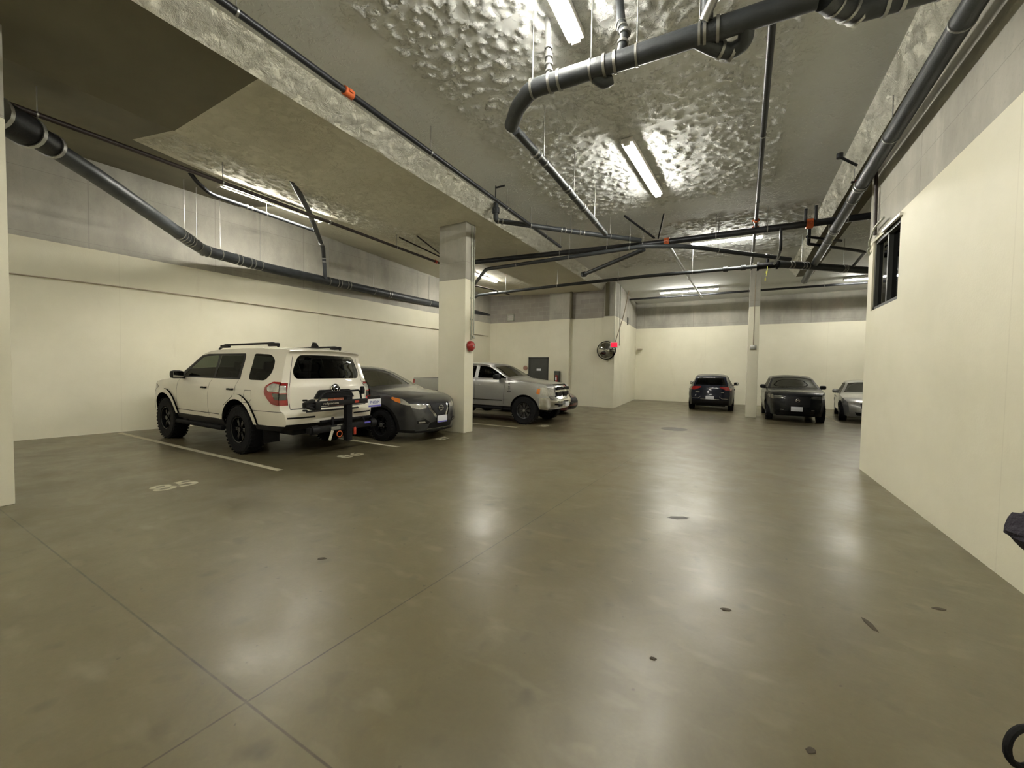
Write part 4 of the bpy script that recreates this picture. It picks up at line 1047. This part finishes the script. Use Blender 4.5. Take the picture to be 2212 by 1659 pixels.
lamp(-9.3, -3.0, 5.14, 2.2, 0, 'batten light over the left bay behind the viewpoint', ceil=5.27)

# ------------------------------------------------------------------ pipes
def clamp(bm, p, d, r, w=.03):
    p = Vector(p); d = Vector(d).normalized(); cyl(bm, p-d*w/2, p+d*w/2, r, n=18)
def rod(bm, x, y, z0, z1, r=.006): cyl(bm, (x, y, z0), (x, y, z1), r, n=6)
def pipeline(name, pts, r, m, label, bend=.15, clamps=(), clampm=None, hang=(), top=5.2, couplings=(), coupm=None, cat='pipe', cl=.06, group='ceiling pipes', parent=None):
    bm = BM(); pipe(bm, pts, r, bend)
    o = link(name, bm, m, parent)
    if parent is None: tag(o, label, cat, group)
    P = [Vector(p) for p in pts]
    def at(t):
        L = [(b-a).length for a, b in zip(P, P[1:])]; s_ = t*sum(L)
        for a, b, l in zip(P, P[1:], L):
            if s_ <= l: return a+(b-a)*(s_/l), (b-a).normalized()
            s_ -= l
        return P[-1], (P[-1]-P[-2]).normalized()
    for t in clamps:
        p, d = at(t)
        for q in (-.05, .05): b2 = BM(); clamp(b2, p+d*q, d, r+.012, .025); link('clamp', b2, clampm or M['zinc'], o)
    for t in couplings:
        p, d = at(t); b2 = BM(); clamp(b2, p, d, r*1.45, cl*2); u, v = frame_of(d); obox(b2, p+u*r*1.5, (.03, .05, .03)); obox(b2, p-u*r*1.5, (.03, .05, .03)); link('coupling', b2, coupm or M['orange'], o)
    for h in hang:
        t, zt = h if isinstance(h, tuple) else (h, top)
        p, d = at(t); b2 = BM(); clamp(b2, p, d, r+.008, .02); rod(b2, p.x, p.y, p.z+r, zt+.02); link('hanger', b2, M['zinc'], o)
    return o
S, I = M['steel'], M['iron']
pipeline('sprinkler_pipe', [(-4.15,-3,4.8), (-4.17,3,4.8), (-4.20,9.92,4.8)], .036, S, 'long straight sprinkler pipe with an orange coupling beside the rough beam face', couplings=(.485,), hang=(.16, .39, .60, .78, .93))
sm = pipeline('sprinkler_main', [(-8.05,9.72,4.7), (-5.6,9.98,4.7), (-1.72,10.42,4.7), (4.5,10.60,4.7)], .07, S, 'thick cross main pipe running right from behind the wide column', couplings=(.515, .74), hang=(.30, .40, .47, .60, .68, .79))
pipeline('sprinkler_pipe', [(-8.0,-2,4.7), (-7.93,4.2,4.7), (-7.98,9.75,4.72)], .034, M['brown'], 'thin brown sprinkler pipe crossing the light over the white SUV', hang=((.30,5.05), (.48,5.05), (.66,5.05), (.83,5.03)), couplings=(.965,), coupm=M['red'], cl=.04)
pipeline('sprinkler_pipe', [(.12,-3,4.82), (.18,4.25,4.82), (.25,10.45,4.82), (.27,14.8,4.82)], .035, S, 'straight sprinkler pipe running away on the right of the lights', couplings=(.74,.765), coupm=M['orange'], hang=(.33,.54,.68,.96), cl=.05)
pipeline('sprinkler_pipe', [(-1.60,10.56,4.68), (-1.50,14.5,4.66), (-1.40,18.6,4.66)], .036, M['pale'], 'shiny pale pipe going back from the orange coupling of the cross main', hang=(.5,), couplings=(.96,), coupm=M['zinc'])
dm = pipeline('drain_pipe', [(.45,3.90,4.42), (-1.0,3.82,4.42), (-1.95,3.76,4.42), (-2.22,3.95,4.42), (-2.44,4.20,4.42)], .085, I, 'thick dark drain pipe crossing the top of the photo with zinc clamps', .10,
              clamps=(.24, .52, .70), hang=(.27, .44, .58, .78))
pipeline('riser', [(-.33,3.80,5.18), (-.33,3.80,4.9), (-.31,3.80,4.45)], .045, I, '', .06, parent=dm)
pipeline('drain_pipe', [(-2.44,4.30,4.42), (-2.46,5.5,4.43), (-2.58,8.55,4.48)], .055, I, 'dark drain pipe running back from the bend toward the cross main', clamps=(.14,.42,.62), hang=(.2,.5,.8))
pipeline('drain_pipe', [(.50,3.94,4.42), (.57,4.03,4.42), (.74,4.20,4.42), (1.0,4.22,4.42), (1.45,4.24,4.42)], .085, I, 'thick drain pipe with an offset bend at the top right', .08, clamps=(.30,.55), hang=(.12,.8))
pipeline('drain_trap', [(-.42,3.84,4.40), (-.26,3.97,4.34), (-.14,4.05,4.32), (-.03,4.02,4.34), (-.02,3.88,4.40)], .062, I, '', .08, clamps=(.5,), parent=dm)
pipeline('branch_pipe', [(-.34,3.76,4.45), (-.22,3.68,4.62), (-.13,3.62,4.9), (-.05,3.60,5.18)], .042, M['pale'], '', .06, parent=dm, clamps=(.25,.45))
pipeline('branch_pipe', [(-1.05,3.83,4.5), (-1.02,3.85,4.66), (-1.08,3.95,4.85), (-1.12,3.98,5.18)], .040, I, '', .06, parent=dm, clamps=(.2,.5))
pipeline('branch_pipe', [(-1.76,3.78,4.5), (-1.80,3.85,4.7), (-1.85,3.90,5.18)], .030, M['pale'], '', .06, parent=dm, clamps=(.15,.3,.45))
bm = BM(); pipe(bm, [(-1.30,3.84,4.38), (-1.22,3.90,4.33), (-1.16,3.92,4.36)], .06, .04); link('cleanout', bm, I, dm)
pipeline('drain_pipe', [(-4.75,7.55,5.18), (-4.75,7.55,4.8), (-3.4,9.0,4.78), (-2.16,10.08,4.72)], .055, I, 'dark drain pipe slanting right from a fitting above the wide column', .06, couplings=(.04,), coupm=I, clamps=(.12,.5,.62), hang=(.3,.55,.8))
pipeline('drain_pipe', [(-8.2,11.5,4.35), (-6.62,10.02,4.5), (-4.2,9.94,4.5), (-2.0,9.72,4.46), (-1.1,10.05,4.42), (1.05,12.15,4.38)], .05, I, 'drain pipe below the cross main with a bend beside the wide column', .15, hang=(.30,.45,.6,.8))
pipeline('drain_pipe', [(.84,12.62,4.39), (1.1,12.78,4.39), (3.0,14.4,4.40), (6.0,17,4.45)], .095, I, 'thickest drain pipe running behind the right wall corner', .1, clamps=(.05,.12,.3), hang=(.1,.3))
pipeline('drain_pipe', [(-9.9,13.6,4.25), (-8.8,12.8,4.38), (-5,12.6,4.40), (-2.4,12.5,4.40), (.36,12.62,4.39)], .05, I, 'long thin drain pipe in front of the block wall ending in a valve', .2, hang=(.25,.45,.65,.85), couplings=(.97,.93), coupm=M['iron'])
pipeline('drain_pipe', [(-4.15,11.55,4.42), (-4.05,11.46,4.4), (-2.05,9.95,4.45)], .055, I, 'short slanting drain pipe below the cross main left of the coupling', .05, couplings=(.03,), coupm=I)
pipeline('sprinkler_pipe', [(-4.85,19.75,5.02), (3.9,19.75,5.02), (8,19.8,5.02)], .045, S, 'dark pipe along the top of the far wall', hang=(.2,.4,.6,.8), top=5.2)
pipeline('sprinkler_pipe', [(-8.35,11.4,4.5), (-7.95,12.62,4.46), (-7.7,13.3,4.4)], .025, M['brown'], 'thin brown pipe meeting the long thin drain pipe under the light', .05)
pipeline('brace_pipe', [(-2.42,9.5,5.16), (-1.88,10.30,4.80)], .025, S, 'slanted steel brace from the ceiling to the cross main', .05)
pipeline('brace_pipe', [(-1.60,9.85,5.18), (-1.80,10.38,4.8)], .018, S, 'thin second brace beside the slanted steel brace', .05)
pipeline('brace_pipe', [(-7.25,7.75,4.90), (-7.7,9.60,4.78)], .018, M['brown'], 'thin brace pipe just left of the wide column', .05)
pipeline('brace_pipe', [(-8.02,7.9,5.02), (-7.6,9.7,4.72)], .020, M['brown'], 'second thin brace crossing just left of the wide column', .05)
# left bay
pipeline('conduit_pipe', [(-9.42,3.75,5.26), (-9.42,3.87,5.12), (-9.42,4.1,4.98), (-9.45,6.5,4.96)], .04, S, 'short dark conduit with a white elbow left of the light over the white SUV', .10, clamps=(.42,), hang=((.55,5.28), (.95,5.28)))
bigp = [(-7.64,.86,4.5), (-8.13,1.47,4.5), (-8.72,2.22,4.42), (-9.87,3.46,4.3), (-10.98,4.62,4.2), (-11.22,6.3,4.18), (-11.10,9.4,4.18), (-10.95,12.7,4.18), (-10.72,16.5,4.18)]
big = pipeline('drain_pipe', bigp, .125, I, 'very thick dark drain pipe along the top of the left wall', .20, clamps=(.24,.26,.30,.345,.365,.52,.54,.64,.80,.83), hang=((.25,5.45), (.28,5.5), (.32,5.58), (.38,5.6), (.50,5.5), (.60,5.35), (.76,5.2)))
p = Vector((-8.02,1.36,4.5)); d = Vector((-.655,.755,0)).normalized()
bm = BM(); cyl(bm, p-d*.30, p+d*.14, .20, n=28); cyl(bm, p+d*.14, p+d*.48, .155, n=28); o = link('pipe_reducer', bm, M['black'], big)
for tt, rr in ((-.28, .21), (.13, .215), (.47, .17)):
    bm = BM(); clamp(bm, p+d*tt, d, rr, .05); link('clamp_band', bm, M['zinc'], o)
pipeline('branch_pipe', [(-7.32,4.50,4.98), (-8.48,5.62,4.98), (-10.55,7.42,4.95), (-10.95,7.72,4.85), (-11.05,7.85,4.2)], .055, I, '', .12, clamps=(.7,.9), hang=((.35,5.15),), parent=big)
# right wall pipes
pipeline('drain_pipe', [(1.50,-3,4.45), (1.53,4.6,4.45), (1.57,7.6,4.45), (1.66,12.1,4.45), (1.74,15.5,4.45)], .085, M['iron'], 'very thick dark pipe along the top of the right wall', .2, clamps=(.60,.72), hang=((.42,4.92), (.52,4.92), (.63,4.92), (.76,4.92)))
pipeline('branch_pipe', [(1.15,10.45,5.0), (1.15,10.45,4.7)], .03, S, '', .08, parent=sm)
pipeline('branch_pipe', [(1.33,10.48,5.05), (1.33,10.48,4.72)], .03, S, '', .08, parent=sm)
pipeline('branch_pipe', [(.72,10.45,4.7), (.74,10.55,4.25), (.74,11.2,4.22), (.72,12.1,4.30)], .03, S, '', .08, parent=sm)
pipeline('branch_pipe', [(1.30,11.1,4.85), (1.32,11.3,4.55), (1.32,11.35,4.5), (2.35,12.4,4.5), (2.6,12.7,4.5), (2.62,13.9,4.45)], .035, S, 'thin stepped pipe in front of the thickest drain pipe', .08)
pipeline('branch_pipe', [(1.22,10.75,4.5), (1.62,11.2,4.52), (1.95,11.6,4.55)], .03, S, 'short slanting pipe just below the cross main by the right wall', .05)
pipeline('conduit_pipe', [(1.70,7.90,4.85), (1.72,7.88,3.6)], .022, M['brown'], 'vertical brown conduit above the wall window', .05)
pipeline('conduit_pipe', [(1.50,8.36,4.62), (1.80,8.40,4.60), (1.84,8.42,4.55), (1.84,8.42,3.4)], .018, M['brown'], 'thin vertical conduit at the corner of the right wall', .05, couplings=(.05,), coupm=M['red'], cl=.03)
pipeline('cable', [(1.78,8.34,3.46), (1.71,8.15,3.56), (1.70,7.8,3.70), (1.70,7.4,3.70)], .014, M['cond'], 'pale cable draped above the wall window from the corner', .08, cat='cable', group='cables')
pipeline('cable', [(1.78,8.34,3.38), (1.715,8.2,3.46), (1.71,8.1,3.47)], .014, M['cond'], 'second short pale cable at the corner below the first', .05, cat='cable', group='cables')
bm = BM(); pipe(bm, [(1.55,8.3,4.85), (1.30,8.1,4.95)], .02); cyl(bm, (1.30,8.1,4.93), (1.30,8.1,5.0), .045, n=12)
tag(link('valve_fitting', bm, S, None), 'small valve fitting above the thick pipe by the right wall', 'pipe fitting', 'ceiling pipes')
# valve with tag and chain on the long thin pipe
t = empty('gate_valve', (.60, 12.62, 4.39), 0, 'dark gate valve with a dangling yellow tag at the end of the long thin pipe', 'valve')
bm = BM(); cyl(bm, (-.22,0,0), (.22,0,0), .085, n=20); cyl(bm, (-.24,0,0), (-.19,0,0), .12, n=20); cyl(bm, (.19,0,0), (.24,0,0), .12, n=20); cyl(bm, (0,0,0), (0,-.02,.25), .04, n=14); link('valve_body', bm, M['black'], t)
bm = BM(); torus(bm, (0,-.02,.27), .10, .10, .012, 'XY', 20); obox(bm, (0,-.02,.27), (.18,.016,.016)); obox(bm, (0,-.02,.27), (.016,.18,.016)); link('hand_wheel', bm, M['silver'], t)
bm = BM(); pipe(bm, [(0,-.09,-.05), (.0,-.10,-.18), (-.02,-.10,-.30)], .008, .03); obox(bm, (-.02,-.10,-.20), (.03,.01,.07)); obox(bm, (-.04,-.10,-.38), (.03,.01,.09)); link('tag_chain', bm, mat('yellow_tag', (.45,.42,.08), .5, noise=.05), t)
# sprinkler bracket by the rough beam face
t = empty('pipe_bracket', (-4.32, 6.85, 4.80), 0, 'small dark bracket between sprinkler pipe and ceiling near the rough beam face', 'bracket')
bm = BM(); cyl(bm, (0,0,0), (0,0,.38), .012, n=8); link('upright', bm, S, t)
bm = BM(); obox(bm, (.10,0,.34), (.22,.02,.03)); link('arm', bm, S, t)

# ------------------------------------------------------------------ wall fittings
def on_wall(u):  # point on the left wall plane at fraction of Y
    return -12.0+1.4*(u-1.8)/14.7
bm = BM()
P = [(on_wall(y)+.03, y, z) for y, z in ((1.5,3.17), (3.0,3.19), (4.7,3.20), (7.0,3.19), (9.5,3.17), (12.9,3.16), (16.3,3.14))]
pipe(bm, P, .012, .5); tag(link('wall_conduit', bm, M['wire'], None), 'thin brown cable run along the cream left wall above the parked cars', 'cable', 'cables')
# alarm bell and conduits on the wide column
t = empty('alarm_bell', (-5.57, 7.76, 2.06), 0, 'round red alarm bell on the side of the wide column', 'alarm bell')
bm = BM(); lathe(bm, [(.001,.10), (.04,.10), (.09,.085), (.12,.05), (.13,.0), (.13,-.0)], 32, 'X', (.02,0,0)); link('bell_dome', bm, M['bell'], t)
bm = BM(); cyl(bm, (0,0,0), (.03,0,0), .06, n=16); cyl(bm, (.118,0,0), (.13,0,0), .02, n=12); link('bell_mount', bm, M['zinc'], t)
for k, (y, z0, lab) in enumerate(((7.80, 2.22, 'pale vertical conduit above the red alarm bell'), (7.90, 2.35, 'second pale vertical conduit nearest the back edge of the wide column'))):
    bm = BM(); pipe(bm, [(-5.55, y, z0), (-5.55, y, 4.9)], .014)
    for z in (2.7, 3.2, 3.6, 4.4): obox(bm, (-5.557, y, z), (.02, .06, .03))
    tag(link('wall_conduit', bm, M['cond'], None), lab, 'conduit', 'conduits on the wide column')
bm = BM(); obox(bm, (-5.53, 7.86, 2.28), (.05, .08, .07), None, .01); tag(link('junction_box', bm, M['cond'], None), 'small grey junction box above the red alarm bell', 'junction box')
# convex mirror, lit exit sign, conduits on the corner pier
t = empty('convex_mirror', (-4.72, 16.16, 2.38), R(8), 'round convex traffic mirror on the corner pier near the door wall', 'mirror')
bm = BM(); lathe(bm, [(.36,0.02), (.34,-.05), (.28,-.12), (.18,-.18), (.09,-.205), (.001,-.215)], 40, 'Y'); link('mirror_dome', bm, M['mirror'], t, True, 80)
bm = BM(); lathe(bm, [(.37,.05), (.385,.03), (.385,0), (.36,-.02), (.355,.02)], 40, 'Y'); link('rim', bm, M['black'], t)
bm = BM(); cyl(bm, (0,.04,0), (0,.24,0), .03, n=12); cyl(bm, (0,.21,-.15), (0,.21,.15), .03, n=12); link('wall_arm', bm, M['zinc'], t)
t = empty('exit_sign', (-4.33, 15.9, 2.58), R(4), 'small glowing red exit sign overlapping the convex mirror', 'exit sign')
bm = BM(); box(bm, (-.15,-.03,-.11), (.15,.03,.11), .01); link('sign_box', bm, M['housing'], t)
bm = BM(); box(bm, (-.125,-.036,-.085), (.125,-.03,.085)); link('lit_face', bm, M['exitm'], t, False)
bm = BM(); cyl(bm, (0,0,.11), (0,0,2.6), .010, n=8); link('hanger_conduit', bm, M['cond'], t)
pipeline('conduit_pipe', [(-4.36,16.82,2.6), (-4.36,16.82,5.15)], .022, M['cond'], 'pale vertical conduit on the corner pier above the exit sign', .05, group='conduits on the pier')
pipeline('cable', [(-4.30,15.95,2.7), (-4.22,16.9,3.9), (-4.3,18.0,5.1)], .020, M['wire'], 'dark cable rising diagonally from the exit sign to the ceiling', .3, cat='cable', group='cables')
bm = BM(); box(bm, (-4.86,16.345,3.82), (-4.70,16.385,5.2), .005); tag(link('recess_strip', bm, M['dark'], None), 'dark vertical strip painted for the pipe recess at the top of the corner pier', 'pipe recess')  # dark box standing in for the darkness of a pipe recess
bm = BM(); box(bm, (-6.415,16.30,3.80), (-6.33,16.495,5.2), .01); tag(link('dark_strip', bm, M['dark'], None), 'dark vertical strip at the top of the block wall pilaster', 'pipe', 'ceiling pipes')  # plain dark box along the upper right edge of the pilaster
t = empty('wall_vent', (-9.46, 16.5, 4.0), 0, 'small square white vent grille high on the block wall', 'vent')
bm = BM(); box(bm, (-.19,-.03,-.16), (.19,0,-.12)); box(bm, (-.19,-.03,.12), (.19,0,.16)); box(bm, (-.19,-.03,-.16), (-.15,0,.16)); box(bm, (.15,-.03,-.16), (.19,0,.16)); link('vent_frame', bm, M['cond'], t, False)
bm = BM()
for k in range(6): obox(bm, (0,-.012,-.10+k*.04), (.30,.02,.02), Matrix.Rotation(.6,4,'X'))
link('louvres', bm, M['housing'], t, False)
t = empty('fire_extinguisher_cabinet', (-6.92, 16.34, .90), 0, 'narrow dark fire extinguisher cabinet on the pilaster right of the door', 'fire extinguisher cabinet')
bm = BM(); box(bm, (-.12,-.14,0), (.12,-.0,.60), .01); link('cabinet_body', bm, M['frame'], t)
bm = BM(); box(bm, (-.08,-.146,.05), (.08,-.14,.55)); link('cabinet_window', bm, M['lampd'], t, False)
bm = BM(); cyl(bm, (0,-.150,.08), (0,-.150,.42), .05, n=14); link('extinguisher', bm, M['bell'], t)
bm = BM(); box(bm, (-.03,-.205,.20), (.03,-.20,.34)); link('extinguisher_label', bm, M['plate'], t, False)
bm = BM(); cyl(bm, (-8.62,16.5,1.62), (-8.62,16.47,1.62), .11, n=24); tag(link('round_sign', bm, mat('faded_pink_sign', (.34,.19,.14), .5, noise=.1), None), 'small round faded sign on the wall left of the dark door', 'sign')
t = empty('junction_box', (.44, 16.05, 2.42), 0, 'small dark box on the front of the slim column at mid height', 'junction box')
bm = BM(); box(bm, (-.09,-.06,-.07), (.09,0,.07), .01); link('box_body', bm, M['zinc'], t)
bm = BM(); cyl(bm, (0,-.02,.07), (0,-.02,2.5), .012, n=8); link('feed_conduit', bm, M['wire'], t)
bm = BM(); box(bm, (-4.82,19.2,3.75), (-4.62,19.4,4.1), .01); tag(link('wall_box', bm, M['frame'], None), 'small dark box high on the side wall behind the corner pier', 'junction box')
bm = BM(); obox(bm, (-4.65,22.2,2.75), (.22,.3,.06)); tag(link('wall_bracket', bm, M['wire'], None), 'tiny dark bracket on the far wall beside the corner', 'bracket')

# ------------------------------------------------------------------ bicycle at the right edge, next to the viewpoint
t = empty('bicycle', (.735, 1.72, 0), R(29.5), 'black padded bicycle saddle end poking in at the right edge by the cream wall', 'bicycle')
bm = BM(); blob(bm, (.16, 0, 1.03), (.17, .09, .045), 8); obox(bm, (.10, 0, 1.035), (.19, .13, .085), Matrix.Rotation(.35, 4, 'Y'), .03); obox(bm, (.06, 0, 1.045), (.10, .10, .10), Matrix.Rotation(.78, 4, 'Y'), .02)
link('saddle', bm, M['ppl'], t)
bm = BM(); pipe(bm, [(.045, .02, .965), (.12, .02, .955), (.2, 0, .93)], .010, .02); link('saddle_rail', bm, M['amber'], t)
bm = BM(); pipe(bm, [(.18, 0, 1.0), (.24, 0, .30)], .018); pipe(bm, [(.22, 0, .52), (.62, 0, .31)], .012); pipe(bm, [(.24, 0, .30), (.62, 0, .31)], .012); link('frame', bm, M['rubber'], t)
bm = BM(); torus(bm, (.62, 0, .31), .295, .295, .022, 'XZ', 40); link('wheel', bm, M['rubber'], t)
bm = BM(); torus(bm, (.052, .01, .405), .052, .060, .010, 'XZ', 20); pipe(bm, [(.10,.01,.42), (.24,0,.45)], .008); link('cable_loop', bm, M['rubber'], t)
